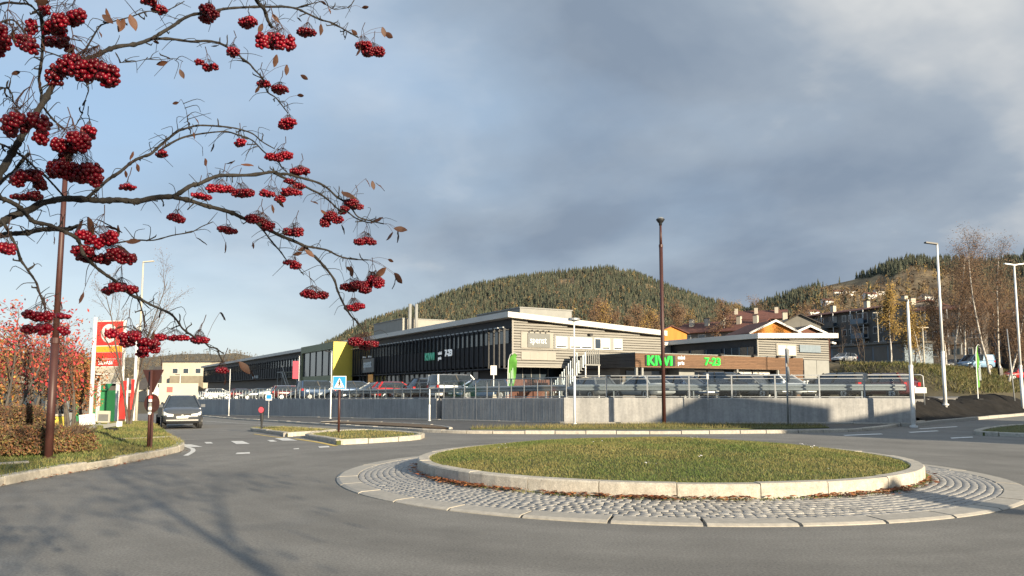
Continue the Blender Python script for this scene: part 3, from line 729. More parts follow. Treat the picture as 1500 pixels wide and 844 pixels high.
MB().add([(-.4, -.2, zt(-.4) + .51), (HW, -.2, zt(HW) + .51), (HW, HL - .3, zt(HW) + .51), (-.4, HL - .3, zt(-.4) + .51)], [(0, 1, 2, 3)]).build('roof_covering', M['roofing'], roof)
# plant rooms and flues on the roof
def plant(x0, x1, y0, y1, h, m, nm='plant_room'):
    b = MB().box(x0, x1, y0, y1, zt(x0) + .45, zt(x0) + .5 + h).build(nm, m, roof)
    MB().box(x0 - .08, x1 + .08, y0 - .08, y1 + .08, zt(x0) + .51 + h, zt(x0) + .62 + h).build('coping', M['gpanel'], b); return b
plant(2.6, 8.6, 3.0, 12, 1.0, M['gpanel']); pr = plant(3.0, 10.5, 34, 45, 2.5, M['panel'])
for xx_ in (3.6, 4.5): MB().tube([(xx_, 33.0, 7.0), (xx_, 33.0, 12.0)], .22, 14).build('flue', M['gpanel'], roof, True)
# boards of the end wall
k = 0; z = 3.02; bh = .245
while z < 7.2:
    x1 = HW if z + bh < zt(HW) else max(.6, min(HW, (7.28 - z - bh) / .056))
    cuts = [0, random.uniform(4, 7), random.uniform(9, 13), x1]
    if x1 < 8: cuts = [0, x1]
    elif x1 < 14: cuts = [0, random.uniform(3, 7), x1]
    for a, b in zip(cuts, cuts[1:]):
        if b - a < .3: continue
        MB().add([(a + .005, .12, z), (b - .005, .12, z), (b - .005, .02, z), (a + .005, .02, z), (a + .005, .12, z + bh - .06), (b - .005, .12, z + bh - .06), (b - .005, .06, z + bh - .06), (a + .005, .06, z + bh - .06)],
                 [(0, 1, 2, 3), (4, 7, 6, 5), (3, 2, 6, 7), (0, 4, 5, 1), (0, 3, 7, 4), (1, 5, 6, 2)]).build('cladding_board', M['clad'], hall)
    z += bh
MB().box(.02, .16, .0, .12, 3.0, 7.2).build('corner_trim', M['panel'], hall)
MB().box(.05, HW, -.01, .10, 2.86, 3.0).build('cladding_foot_trim', M['panel'], hall)
# sign bay and windows on the end wall (world z minus FZ)
def bx(nm, x0, x1, z0, z1, y0, y1, m, par=hall): return MB().box(x0, x1, y0, y1, z0, z1).build(nm, m, par)
bay = bx('sign_bay_panel', .95, 4.45, 4.62, 6.12, -.03, .1, M['panel'])
sg = bx('sign_board', 1.62, 4.02, 4.70, 6.0, -.11, -.032, M['signgrey'])
text('lettering', 'spenst', .86, M['greyl'], sg, Matrix.Translation((1.80, -.125, 5.08)) @ FACE_Y, .05, .82, .008)
for xx in (1.85, 2.45, 3.05, 3.65):
    l_ = MB(); l_.bar((xx, .0, 6.24), (xx, -.5, 6.24), .03, .03); l_.box(xx - .06, xx + .06, -.6, -.42, 6.12, 6.26); l_.build('sign_spotlight', M['darksteel'], sg)
for a, b in ((.98, 1.9), (1.91, 2.85), (2.86, 3.8), (3.81, 4.72)): bx('facade_panel', a, b, 3.55, 4.28, -.03, .1, M['gpanel'] if False else M['panel'])
win_band = bx('window_reveal', 4.55, 12.6, 4.66, 5.92, -.02, .1, M['gpanel'])
for a, b, kind in ((4.72, 5.98, 0), (6.30, 7.55, 0), (7.6, 8.85, 0), (9.15, 9.95, 1), (10.0, 11.0, 0), (11.45, 12.5, 0)):
    w_ = MB(); w_.box(a, b, -.06, -.022, 4.70, 4.78); w_.box(a, b, -.06, -.022, 5.70, 5.78); w_.box(a, a + .07, -.06, -.022, 4.781, 5.699); w_.box(b - .07, b, -.06, -.022, 4.781, 5.699)
    w_ = w_.build('window', M['whitep'], hall)
    bx('pane' if kind else 'blind', a + .071, b - .071, 4.782, 5.698, -.045, -.024, M['pane'] if kind else M['blind'], w_)
    if not kind: bx('pane', a + .071, b - .071, 4.782, 4.90, -.053, -.0455, M['pane'], w_)
MB().box(8.4, 8.75, -.35, -.02, 5.98, 6.2).build('floodlight', M['darksteel'], hall)
# ground floor of the end wall
bx('entrance_glazing', 1.35, 6.0, -.4, 2.9, 2.2, 2.32, M['pane'])
for xx in np.arange(1.4, 6.0, .95): bx('mullion', xx, xx + .07, -.4, 2.9, 2.12, 2.198, M['gpanel'])
bx('brick_plinth', -.4, 4.6, -.5, 1.75, .9, 1.15, M['brick'])
bx('panel_wall', 6.3, 11.2, -.5, 2.85, .15, .5, M['gpanel'])
for xx in (7.9, 9.5): bx('panel_joint', xx, xx + .04, -.5, 2.84, .13, .149, M['darksteel'])
# --- long dark side (faces -x)
def by_(nm, y0, y1, z0, z1, x0, x1, m, par=hall): return MB().box(x0, x1, y0, y1, z0, z1).build(nm, m, par)
by_('eaves_panel', .2, HL, 6.35, 7.26, .0, .118, M['navy'])
yy = .2
while yy < 176:
    st = 2.4 if yy < 44 else 6.0
    if not (44.5 < yy < 66): by_('black_panel', yy, yy + st - .02, 3.02, 5.02, .02, .118, M['black'])
    yy += st
yy = .5; st = 1.02; pk = 0
while yy < 178:
    if not (44.6 < yy < 67):
        near = yy < 44
        if near or pk % 2 == 0:
            by_('window_pane', yy + .12, yy + (st if near else 2 * st) - .12, 5.06, 6.30, .05, .118, M['pane'])
        if near or pk % 2 == 0:
            by_('fin', yy - .03, yy + .03, 2.75 if near else 3.1, 6.42, -.62, -.42, M['fin'])
            by_('fin_bracket', yy - .02, yy + .02, 6.25, 6.31, -.42, .0, M['fin'])
            if near: by_('rail_segment', yy + .17, yy + .17 + .68, 6.44, 6.54, -.60, -.46, M['galv'])
    yy += st; pk += 1
# ground floor shop windows on the dark side
yy = 9.0
while yy < 44:
    by_('shop_window', yy, yy + 1.3, .2, 2.9, 1.22, 1.298, M['pane']); by_('shop_mullion', yy + 1.32, yy + 1.5, -.2, 2.9, 1.1, 1.299, M['galv']); yy += 1.52
by_('sun_awning', .6, 44, 2.70, 2.80, -.55, 1.2, M['navy'])
k1 = text('wall_lettering', 'KIWI', 1.15, M['teal'], hall, Matrix.Translation((-.72, 18.0, 4.02)) @ FACE_X, .1, 1.0, .014)
text('wall_lettering', 'mini\npris', .52, M['whitel'], hall, Matrix.Translation((-.72, 14.5, 4.52)) @ FACE_X, .06, 1.0, .005)
text('wall_lettering', '7-23', .95, M['whitel'], hall, Matrix.Translation((-.72, 12.8, 4.3)) @ FACE_X, .1, 1.0, .02)
sg2 = by_('sign_board', 34.3, 38.6, 3.1, 4.9, -.75, -.66, M['signgrey']); text('lettering', 'spenst', 1.45, M['greyl'], sg2, Matrix.Translation((-.77, 38.2, 3.75)) @ FACE_X, .05, .8, .01)
for q in (35.3, 37.4): by_('sign_spotlight', q, q + .2, 5.0, 5.2, -1.1, -.7, M['lamp'], sg2)
by_('orange_poster', 34.2, 36, 1.4, 2.8, -.9, -.85, M['orange'])
text('wall_lettering', 'europris', 1.2, M['whitel'], hall, Matrix.Translation((-.1, 118, 3.4)) @ FACE_X, .06) if False else None
by_('pale_wall_sign', 106, 112.5, 3.3, 3.9, -.16, -.02, M['greyl'])
by_('pale_wall_sign', 137, 139, 3.2, 4.2, -.16, -.02, M['greyl'])
# --- yellow portal
def porch():
    px0, y0, y1, h = -2.75, 45.2, 62.5, 7.55
    por = MB()
    p = MB().box(px0, 0, y0, y0 + .35, -.5, h).build('portal_side', M['yellow'], hall)
    MB().box(px0, 0, y1 - .35, y1, -.5, h).build('portal_side', M['olive'], hall)
    MB().box(px0 - .02, .0, y0 + .352, y1 - .352, h - 1.0, h - .005).build('portal_head', M['olive'], hall)
    MB().box(px0 + .3, px0 + .42, y0 + .36, y1 - .36, 2.9, h - 1.02).build('portal_glazing', M['pane'], hall)
    MB().box(px0 + .25, 0, y0 + .36, y1 - .36, 1.0, 2.88).build('portal_spandrel', M['olive'], hall)
    for q in np.arange(y0 + 3, y1 - 1, 3.3): MB().box(px0 + .2, px0 + .29, q, q + .12, 2.9, h - 1.02).build('portal_mullion', M['fin'], hall)
porch()
# outside stair left of the portal
st_ = thing('outside_stair', 'grey steel stair rising to the landing beside the yellow portal', 'stairs', tuple(BC + EY * 70 + EX * -3.2 + Vector((0, 0, FZ - .4))), A0)
for i in range(14): MB().box(-.9, .9, -7 + i * .42, -7 + i * .42 + .40, .30 * i - .04 + .2, .30 * i + .2).build('step', M['olive'], st_)
MB().box(-.9, 3.0, -1.1, 2.6, 4.1, 4.25).build('landing', M['gpanel'], st_)
for sx in (-.95, .95):
    mb = MB(); mb.bar((sx, -7, .1), (sx, -1.1, 4.15), .06, .34); mb.build('stringer', M['gpanel'], st_)
    mb = MB(); mb.bar((sx, -7, 1.2), (sx, -1.1, 5.2), .05, .05)
    for i in range(0, 14, 2): mb.bar((sx, -6.9 + i * .42, .3 * i + .2), (sx, -6.9 + i * .42, .3 * i + 1.2), .03, .03)
    mb.build('handrail', M['galv'], st_)
for a in ((-.8, 2.3), (-.8, -.9), (2.7, 2.3)): MB().tube([(a[0], a[1], -.4), (a[0], a[1], 4.1)], .09, 8).build('leg', M['gpanel'], st_)
# ================================================================== timber fronted grocery
KO = Vector((10.2, 64.0, 0)); KF = .9
gro = thing('grocery_shop', 'single storey grocery with brown timber fascia and green letters', 'shop', (KO.x, KO.y, KF), A0)
KL = 20.4; zb, zt2 = 2.62, 3.78
MB().box(.05, KL - .05, .1, 9.6, zb + .05, zt2 - .05).build('roof_block', M['cladback'], gro)
MB().box(-.06, KL + .05, -.06, 9.7, zt2, zt2 + .07).build('roof_edge', M['gpanel'], gro)
n = 8; ph_ = (zt2 - zb) / n
for i in range(n):
    cuts = [0, random.uniform(3, 6), random.uniform(8, 11), random.uniform(14, 17), KL]
    for a, b in zip(cuts, cuts[1:]): MB().box(a + .004, b - .004, 0, .09, zb + i * ph_ + .006, zb + (i + 1) * ph_ - .006).build('timber_plank', M['wood'], gro)
for i in range(4): MB().box(-.012, .048, .1, 9.6, zb + i * ph_ * 2 + .01, zb + (i + 1) * ph_ * 2 - .01).build('black_plank', M['black'], gro)
# wall under the canopy
bxg = lambda nm, x0, x1, z0, z1, y0, y1, m: MB().box(x0, x1, y0, y1, z0, z1).build(nm, m, gro)
bxg('shop_wall', .4, KL - .4, -.3, zb, 2.6, 9.4, M['darkwall'])
bxg('canopy_soffit', .1, KL - .1, zb + .0, zb + .045, .1, 2.6, M['gpanel'])
for a, b in ((1.0, 5.4),): bxg('shop_window', a, b, .3, 2.4, 2.5, 2.595, M['pane'])
bxg('poster', 2.5, 3.7, 1.95, 2.35, 2.40, 2.495, M['whitep'])
bxg('grey_panel', 5.8, 7.6, -.2, 2.58, 1.2, 2.59, M['gpanel'])
for a in (7.75, 9.95):
    w_ = bxg('door_frame', a, a + 1.95, -.1, 2.5, 1.9, 2.0, M['whitep'])
    for q in (a + .12, a + 1.02): MB().box(q, q + .82, 1.86, 1.899, .0, 2.35).build('pane', M['pane'], w_)
for a in (12.3, 14.7): 
    w_ = bxg('window_frame', a, a + 2.2, .1, 2.5, 1.0, 1.1, M['whitep'])
    for q in (a + .1, a + 1.15): MB().box(q, q + .95, .95, .999, .2, 2.4).build('blind', M['blind'], w_)
bxg('timber_wall', 17.2, KL - .02, -.3, zb - .01, .05, .5, M['wood'])
for x_ in (.15, .75, 11.7, 17.0): bxg('column', x_, x_ + .2, -.3, zb, .12, .32, M['gpanel'])
sk = bxg('sign_backing', 1.0, 4.25, 2.76, 3.66, -.09, -.002, M['darksteel'])
text('lettering', 'KIWI', 1.14, M['green'], sk, Matrix.Translation((1.08, -.15, 2.81)) @ FACE_Y, .1, 1.12, .014)
text('lettering', 'mini\npris', .46, M['whitel'], gro, Matrix.Translation((4.55, -.05, 3.36)) @ FACE_Y, .06, 1.05, .006)
text('lettering', '7-23', .92, M['green'], gro, Matrix.Translation((7.6, -.08, 2.92)) @ FACE_Y, .1, 1.15, .012)
for q in (9.3, 13.4, 16.6, 18.6): bxg('wall_lamp', q, q + .4, zt2 + .02, zt2 + .16, -.35, -.07, M['darksteel'])
# outside stair with white balusters
sp_ = thing('spiral_stair', 'pale steel outside stair with tall white balusters by the grocery', 'stairs', tuple(KO + EY * 4.6 + EX * -3.0 + Vector((0, 0, KF))), A0)
for i in range(12): MB().box(-1.9 + i * .22, -1.66 + i * .22 + .02, -.6, .6, .24 * i, .24 * i + .05).build('step', M['gpanel'], sp_)
for i in range(13):
    for sy in (-.62, .62): MB().box(-1.95 + i * .22, -1.85 + i * .22, sy - .03, sy + .03, .24 * i, .24 * i + 1.1).build('baluster', M['gpanel'] if i % 3 == 1 else M['greyl'], sp_)
MB().box(.74, 2.3, -.7, .7, 2.84, 2.95).build('landing', M['gpanel'], sp_)
for i in range(7): MB().box(.8 + i * .22, .88 + i * .22, -.7, -.64, 2.96, 4.15).build('baluster', M['gpanel'], sp_)
MB().box(.9, 2.2, .0, .8, -.2, 1.6).build('locker', M['cream'], sp_)
for q in (.8, 2.2): MB().tube([(q, -.6, -.2), (q, -.6, 2.84)], .06, 8).build('leg', M['whitep'], sp_)
# ================================================================== second boarded building
SO = Vector((23.8, 75.0, 0)); SF = .9
hs = thing('office_block', 'low office block with beige boarded end and dark glazed side', 'building', (SO.x, SO.y, SF), A0)
SL, SD = 10.5, 16.0; zr = lambda x: 5.72 + .036 * x
mb = MB(); mb.add([(.1, .1, -.5), (SL, .1, -.5), (SL, .1, zr(SL)), (.1, .1, zr(0)), (.1, SD, -.5), (SL, SD, -.5), (SL, SD, zr(SL)), (.1, SD, zr(0))],
                  [(0, 1, 2, 3), (7, 6, 5, 4), (4, 0, 3, 7), (1, 5, 6, 2), (3, 2, 6, 7), (0, 4, 5, 1)]); mb.build('core', M['navy'], hs)
mb = MB(); mb.add([(-.4, -.5, zr(-.4)), (SL + .9, -.5, zr(SL + .9)), (SL + .9, SD, zr(SL + .9)), (-.4, SD, zr(-.4)), (-.4, -.5, zr(-.4) + .5), (SL + .9, -.5, zr(SL + .9) + .5), (SL + .9, SD, zr(SL + .9) + .5), (-.4, SD, zr(-.4) + .5)],
                  [(0, 3, 2, 1), (4, 5, 6, 7), (0, 1, 5, 4), (1, 2, 6, 5), (2, 3, 7, 6), (3, 0, 4, 7)]); mb.build('roof', M['fascia'], hs)
z = 3.84
while z < zr(0) + .3:
    top = min(z + .19, zr(0) - .002 if z < zr(0) - .05 else zr(SL)); a = 0 if z + .19 < zr(0) else (z + .19 - 5.72) / .036
    if a < SL - 1:
        MB().add([(a, .1, z), (SL, .1, z), (SL, -.0, z), (a, -.0, z), (a, .1, z + .165), (SL, .1, z + .165), (SL, .045, z + .165), (a, .045, z + .165)],
                 [(0, 1, 2, 3), (4, 7, 6, 5), (3, 2, 6, 7), (0, 4, 5, 1), (0, 3, 7, 4), (1, 5, 6, 2)]).build('cladding_board', M['clad'], hs)
    z += .232
bxs = lambda nm, x0, x1, z0, z1, y0, y1, m, par=hs: MB().box(x0, x1, y0, y1, z0, z1).build(nm, m, par)
bxs('corner_trim', .0, .14, 3.8, 5.7, -.03, .098, M['panel'])
w_ = bxs('window', 2.6, 5.5, 4.1, 5.35, -.06, -.002, M['panel'])
for a, b in ((2.8, 4.0), (4.1, 5.3)): bxs('blind', a, b, 4.2, 5.15, -.10, -.061, M['blind'], w_)
sgl = bxs('glass_sign', 5.95, 9.1, 4.55, 5.3, -.09, -.002, M['bluegrey'])
for a, b in ((6.6, 8.45), (8.5, 10.4)): bxs('grey_panel', a, b, 1.9, 3.78, .0, .098, M['gpanel'])
for a, b in ((6.9, 8.2), (8.7, 10.1)): 
    w_ = bxs('ground_window', a, b, .2, 1.7, -.02, .098, M['whitep']); bxs('pane', a + .1, (a + b) / 2 - .04, .3, 1.6, -.04, -.021, M['pane'], w_); bxs('pane', (a + b) / 2 + .04, b - .1, .3, 1.6, -.04, -.021, M['pane'], w_)
for q, (y0, y1) in enumerate(((.5, 1.3), (1.35, 2.4), (2.45, 3.4), (3.45, 4.4), (4.8, 7.0), (7.1, 9.3), (9.6, 12.2), (12.4, 14.6))):
    MB().box(.02, .098, y0, y1 - .08, 3.75, 4.95).build('window_pane', M['pane'], hs)
    MB().box(-.01, .098, y1 - .075, y1 - .005, 3.75, 4.95).build('mullion', M['bluegrey'], hs)
for q in ((10.55, 5.45), (10.9, 5.4)): MB().box(q[0], q[0] + .3, -.35, -.1, q[1] + .1, q[1] + .28).build('camera_dome', M['whitep'], hs)
# link block between the hall and the office block
lk_ = thing('link_block', 'small grey link block with white roof between hall and office', 'building', tuple(BC + EX * 18.2 + EY * 5.0 + Vector((0, 0, FZ))), A0)
MB().box(0, 6.0, 0, 8, -.5, 5.7).build('wall', M['gpanel'], lk_); MB().box(-.2, 6.2, -.3, 8.2, 5.7, 6.05).build('roof', M['fascia'], lk_)
# ================================================================== hills
def interp(tab, x):
    for (a, b), (c, d) in zip(tab, tab[1:]):
        if x <= c: return b + (d - b) * max(0, (x - a)) / (c - a)
    return tab[-1][1]
def hill(name, prof, R0, R1, base, label, cover, nx=150, ny=34, ease=1.25, tree_px=7):
    """land rising from R0 to a ridge at R1 and falling away behind; prof is the skyline as seen from the road"""
    xs = np.linspace(prof[0][0], prof[-1][0], nx); ts = list(np.linspace(0, 1, ny)) + [1.06, 1.15, 1.3, 1.6]
    v = []; tint = []; rs = np.random.RandomState(len(prof)); ph = rs.uniform(0, 6, 8)
    def height(px, t):
        d = ray(px, interp(prof, px) + tree_px); az = d[0] / d[1]; rr_ = R0 + (R1 - R0) * t
        top = max(base + 1, EYE + d[2] / d[1] * R1)
        z = base + (top - base) * (t ** ease if t <= 1 else max(0, 1 - (t - 1) * 1.1))
        z += (top - base) * .03 * math.sin(px * .035 + t * 7 + ph[0]) * math.sin(t * 3.14) if t <= 1 else 0
        return az * rr_, rr_, z
    for t in ts:
        for px in xs:
            v.append(height(px, t)); tint.append(cover(px, min(t, 1), rs))
    f = [(j * nx + i, j * nx + i + 1, (j + 1) * nx + i + 1, (j + 1) * nx + i) for j in range(len(ts) - 1) for i in range(nx - 1)]
    o = struct(np_mesh(name, v, f, M['rock'], None, np.array(tint), True), label)
    return height
def conifers(name, spots, label, smin, smax, cols):
    """one wood: every tree a ragged three-tier cone"""
    n = len(spots); V = []; Fc = []; T = []; o = 0; ns = 6
    for (x, y, z) in spots:
        h = random.uniform(smin, smax); r = h * random.uniform(.14, .22); c = np.array(random.choice(cols)) * random.uniform(.65, 1.35); a0 = random.random() * 6
        if random.random() < .06: h *= 1.25
        for k in range(3):
            zb = z + h * (.08 + .27 * k); zt_ = z + h * (.52 + .24 * k); rk = r * (1 - .27 * k)
            for j in range(ns):
                a = a0 + k + 2 * math.pi * j / ns; q = rk * random.uniform(.6, 1.3); V.append((x + q * math.cos(a), y + q * math.sin(a), zb + random.uniform(-.03, .03) * h)); T.append(c)
            V.append((x, y, zt_)); T.append(c * 1.1)
            for j in range(ns): Fc.append((o + j, o + (j + 1) % ns, o + ns))
            o += ns + 1
    return stuff(np_mesh(name, V, Fc, M['needle'], None, np.array(T)), label, 'forest')
def broadleaf(name, spots, label, smin, smax, cols, leaves=14):
    """a far wood of bare and yellowing trees: loose clumps of twig-coloured faces on thin stems"""
    V = []; Fc = []; T = []
    for (x, y, z) in spots:
        h = random.uniform(smin, smax); c = np.array(random.choice(cols)) * random.uniform(.6, 1.4)
        for _ in range(leaves):
            zz_ = z + h * random.uniform(.15, 1.0); rr_ = h * .22 * (1.1 - abs((zz_ - z) / h - .55)); a = random.random() * 6.28; s = h * random.uniform(.04, .11)
            p = np.array((x + rr_ * random.random() * math.cos(a), y + rr_ * random.random() * math.sin(a), zz_)); o = len(V)
            for k in range(3): V.append(tuple(p + np.random.normal(0, s, 3))); T.append(c)
            Fc.append((o, o + 1, o + 2))
        o = len(V); w_ = h * .018
        V += [(x - w_, y, z - 1), (x + w_, y, z - 1), (x, y, z + h * .8)]; T += [c * 1.5] * 3; Fc.append((o, o + 1, o + 2))
    return stuff(np_mesh(name, V, Fc, M['needle'], None, np.array(T)), label, 'forest')
SPR = [(.046, .056, .034), (.058, .066, .040), (.074, .076, .046), (.036, .046, .031), (.092, .084, .052)]
BRN = [(.13, .085, .045), (.105, .07, .042), (.16, .11, .05), (.085, .06, .04), (.20, .14, .05)]
big = [(380, 545), (430, 520), (470, 502), (500, 487), (535, 467), (570, 456), (600, 447), (650, 425), (700, 411), (750, 402), (800, 395), (850, 390), (885, 386), (920, 391), (960, 406), (1000, 421), (1040, 435), (1080, 444), (1110, 455), (1160, 480), (1220, 510)]
def cov_big(px, t, rs):
    if 818 < px < 842 and .80 < t < .90: return (.17, .12, .07)
    if 900 < px < 918 and t > .93: return (.20, .15, .08)
    if 945 < px < 982 and .80 < t < .88: return (.24, .17, .085)
    return np.array((.085, .08, .048)) * rs.uniform(.8, 1.2)
hb = hill('hill', big, 430, 1500, 6, 'broad wooded hill behind the shopping hall', cov_big)
sp1 = []; rsx = np.random.RandomState(3)
while len(sp1) < 30000:
    px = rsx.uniform(400, 1190); t = rsx.uniform(.0, 1.0) ** .8
    if t < .12 and rsx.rand() < .6: continue
    c = cov_big(px, t, rsx)
    if c[0] > .15 and rsx.rand() < .93: continue
    sp1.append(hb(px, min(1.02, t + .01)))
conifers('forest', sp1, 'spruce forest covering the broad hill', 5, 11.5, SPR)
sp1b = [hb(rsx.uniform(420, 1130), rsx.uniform(.0, .22)) for _ in range(1500)] + [hb(rsx.uniform(480, 1100), rsx.uniform(.2, .95)) for _ in range(900)] + [hb(rsx.normal(895, 40), rsx.uniform(.1, .5)) for _ in range(350)]
broadleaf('autumn_wood', sp1b, 'brown leafless woods along the foot of the broad hill', 7, 13, BRN)
rgt = [(1060, 470), (1085, 455), (1115, 441), (1150, 429), (1200, 414), (1250, 403), (1290, 388), (1310, 379), (1340, 374), (1400, 376), (1450, 379), (1500, 371), (1560, 360), (1640, 362), (1720, 380)]
def cov_r(px, t, rs):
    yr = interp(rgt, px); top = (572 - yr - 7) / F * 950; yy_ = 572 - F * (14 + (top - 14) * t ** 1.05) / (330 + 620 * t)
    edge = yr + 8 + 16 * sstep(1285, 1310, px) + 5 * math.sin(px * .06) + (22 if px < 1200 else 0) + 44 * sstep(1400, 1440, px)
    k = .5 + .5 * math.sin(px * .13 + t * 30) * math.sin(t * 55 + px * .03)
    if yy_ < edge: return np.array((.05, .05, .026)) * rs.uniform(.8, 1.2)
    if yy_ < 466 and 1205 < px < 1420: return np.array((.26, .185, .095)) * (.35 + .85 * k) * rs.uniform(.8, 1.15)
    return np.array((.115, .088, .046)) * (.7 + .5 * k) * rs.uniform(.8, 1.2)
hr = hill('hill', rgt, 330, 950, 14, 'right hand hill with a felled slope below dark spruces', cov_r, nx=170, ny=44, ease=1.05)
sp2 = []; sp2b = []
while len(sp2) < 5200:
    px = rsx.uniform(1062, 1715); t = rsx.uniform(.15, 1.0); c = cov_r(px, t, rsx)
    if c[0] < .07 or (px < 1160 and rsx.rand() < .5) or rsx.rand() < .012: sp2.append(hr(px, min(1.02, t + .01)))
conifers('forest', sp2, 'dark spruces along the ridge of the right hand hill', 5, 11, [(.040, .048, .030), (.050, .056, .034), (.064, .066, .040)])
while len(sp2b) < 3600:
    px = rsx.uniform(1090, 1715); t = rsx.uniform(.0, .75)
    if cov_r(px, t, rsx)[0] > .17 and rsx.rand() < .6: continue
    sp2b.append(hr(px, t))
broadleaf('autumn_wood', sp2b, 'brown birch scrub on the slope below the felled hillside', 5, 10, BRN)
lft = [(-200, 500), (0, 512), (120, 520), (215, 521), (260, 516), (300, 515), (322, 517), (345, 514), (368, 519), (420, 530), (470, 552)]
hl = hill('hill', lft, 700, 2600, -5, 'low pale hill beyond the petrol station', lambda px, t, rs: np.array((.12, .105, .075)) * rs.uniform(.85, 1.15), ny=16, tree_px=3)
broadleaf('autumn_wood', [hl(rsx.uniform(-150, 450), rsx.uniform(.0, 1.0)) for _ in range(2600)], 'thin leafless woods on the low pale hill', 9, 17, [(.10, .085, .06), (.085, .075, .055), (.12, .095, .06)])
# ================================================================== housing
def house(name, label, cat, loc, rz, Lx, Wy, h, rise, wm, rm, wins=(), chim=(), group=None, base=6.0, ridge_x=True, eave=.5, trim=None):
    """gabled block; local x along the front (front faces -y); wins = (x, z, w, h) on the front, or ('g', y, z, w, h) on the +-x gable"""
    t = thing(name, label, cat, loc, rz, group); wl_ = MB()
    if ridge_x:
        prof = [(0, -base), (0, h), (Wy / 2, h + rise), (Wy, h), (Wy, -base)]
        wl_.prism([(0, y, z) for y, z in prof], (Lx, 0, 0))
    else:
        prof = [(0, -base), (0, h), (Lx / 2, h + rise), (Lx, h), (Lx, -base)]
        wl_.prism([(x, 0, z) for x, z in prof], (0, Wy, 0))
    wl_.build('wall', wm, t)
    e = eave; th = .18
    if ridge_x:
        sl = rise / (Wy / 2)
        for s in (0, 1):
            y0 = -e if s == 0 else Wy + e; z0 = h - sl * e + .02; ym = Wy / 2; zm = h + rise + .02
            MB().prism([(-e, y0, z0), (-e, ym, zm), (-e, ym, zm + th), (-e, y0, z0 + th)], (Lx + 2 * e, 0, 0)).build('roof_slope', rm, t)
    else:
        sl = rise / (Lx / 2)
        for s in (0, 1):
            x0 = -e if s == 0 else Lx + e; z0 = h - sl * e + .02; xm = Lx / 2; zm = h + rise + .02
            rs_ = MB().prism([(x0, -e, z0), (xm, -e, zm), (xm, -e, zm + th), (x0, -e, z0 + th)], (0, Wy + 2 * e, 0)).build('roof_slope', rm, t)
            if trim: MB().prism([(x0, -e - .06, z0 - .12), (xm, -e - .06, zm - .12), (xm, -e - .06, zm + th + .03), (x0, -e - .06, z0 + th + .03)], (0, .055, 0)).build('barge_board', trim, t)
    for w_ in wins:
        x, z, ww, hh = w_
        f = MB(); f.box(x - .1, x + ww + .1, -.07, -.002, z - .1, z + hh + .1); f = f.build('window', M['whitep'], t)
        MB().box(x, x + ww, -.095, -.071, z, z + hh).build('pane', M['pane'], f)
    for x, y, hh in chim:
        zc = h + rise * (1 - abs(y - Wy / 2) / (Wy / 2)); c = MB().box(x, x + .9, y - .4, y + .4, zc - .5, zc + hh).build('chimney', M['cream'], t)
        MB().box(x - .1, x + 1.0, y - .5, y + .5, zc + hh + .002, zc + hh + .14).build('chimney_cap', M['darkroof'], c)
    return t
def gz(x, y): return Ter(x, y)
# grey flats with balconies: from the left end (far) to the right end (near)
def flats(label, pl, pr, Yl, Yr, ytop_l, storeys, wm, bays, rm, depth=11, group=None, chim=3):
    a = P(pl, 500, Yl); b = P(pr, 500, Yr); d = Vector((b.x - a.x, b.y - a.y, 0)); Lx = d.length; rz = math.atan2(d.y, d.x); d.normalize()
    top = P(pl, ytop_l, Yl).z; h = storeys * 2.85; zb = top - h
    t = house('apartment_block', label, 'building', (a.x, a.y, zb), rz, Lx, depth, h, 1.0, wm, rm, chim=[(Lx * (i + .6) / chim, depth * .35, 1.5) for i in range(chim)], group=group, base=8, eave=.8)
    bw = Lx / bays
    for s in range(storeys):
        z0 = s * 2.85
        for i in range(bays):
            x0 = i * bw
            if (i + s // 3) % 2 == 0:
                sl_ = MB().box(x0 + .3, x0 + bw - .3, -1.5, -.002, z0 - .1, z0 + .12).build('balcony', M['greywall'], t)
                MB().box(x0 + .3, x0 + bw - .3, -1.55, -1.47, z0 + .122, z0 + 1.1).build('balcony_front', M['bluegrey'] if (i % 4 == 0) else M['darkwall'], sl_)
                for xx in (x0 + .3, x0 + bw - .38): MB().box(xx, xx + .1, -1.54, -1.44, z0 + 1.102, z0 + 2.74).build('balcony_post', M['whitep'], sl_)
                w_ = MB().box(x0 + .7, x0 + bw - .7, -.06, -.002, z0 + .2, z0 + 2.3).build('window', M['whitep'] if i % 4 == 0 else M['greywall'], t)
                nn = max(2, int((bw - 1.4) / 1.1)); pw = (bw - 1.4) / nn
                for k_ in range(nn): MB().box(x0 + .78 + k_ * pw, x0 + .62 + (k_ + 1) * pw, -.085, -.061, z0 + .3, z0 + 2.2).build('pane', M['pane'], w_)
                if i % 4 == 0:
                    w2 = MB(); 
                    for k_ in range(nn + 1): w2.box(x0 + .42 + k_ * (bw - .9) / nn, x0 + .48 + k_ * (bw - .9) / nn, -1.53, -1.47, z0 + 1.104, z0 + 2.55)
                    w2.box(x0 + .42, x0 + bw - .42, -1.53, -1.47, z0 + 2.552, z0 + 2.62); w2.build('balcony_glazing_frame', M['bluegrey'], sl_)
            else:
                for xx in (x0 + bw * .15, x0 + bw * .58):
                    w_ = MB().box(xx, xx + bw * .28, -.06, -.002, z0 + .9, z0 + 2.2).build('window', M['whitep'], t); MB().box(xx + .08, xx + bw * .28 - .08, -.085, -.061, z0 + .98, z0 + 2.12).build('pane', M['pane'], w_)
    return t, a, d, zb
fA = flats('grey three storey flats with glazed blue balconies above the garages', 1172, 1326, 168, 142, 466, 3, M['darkwall'], 7, M['rooft'])
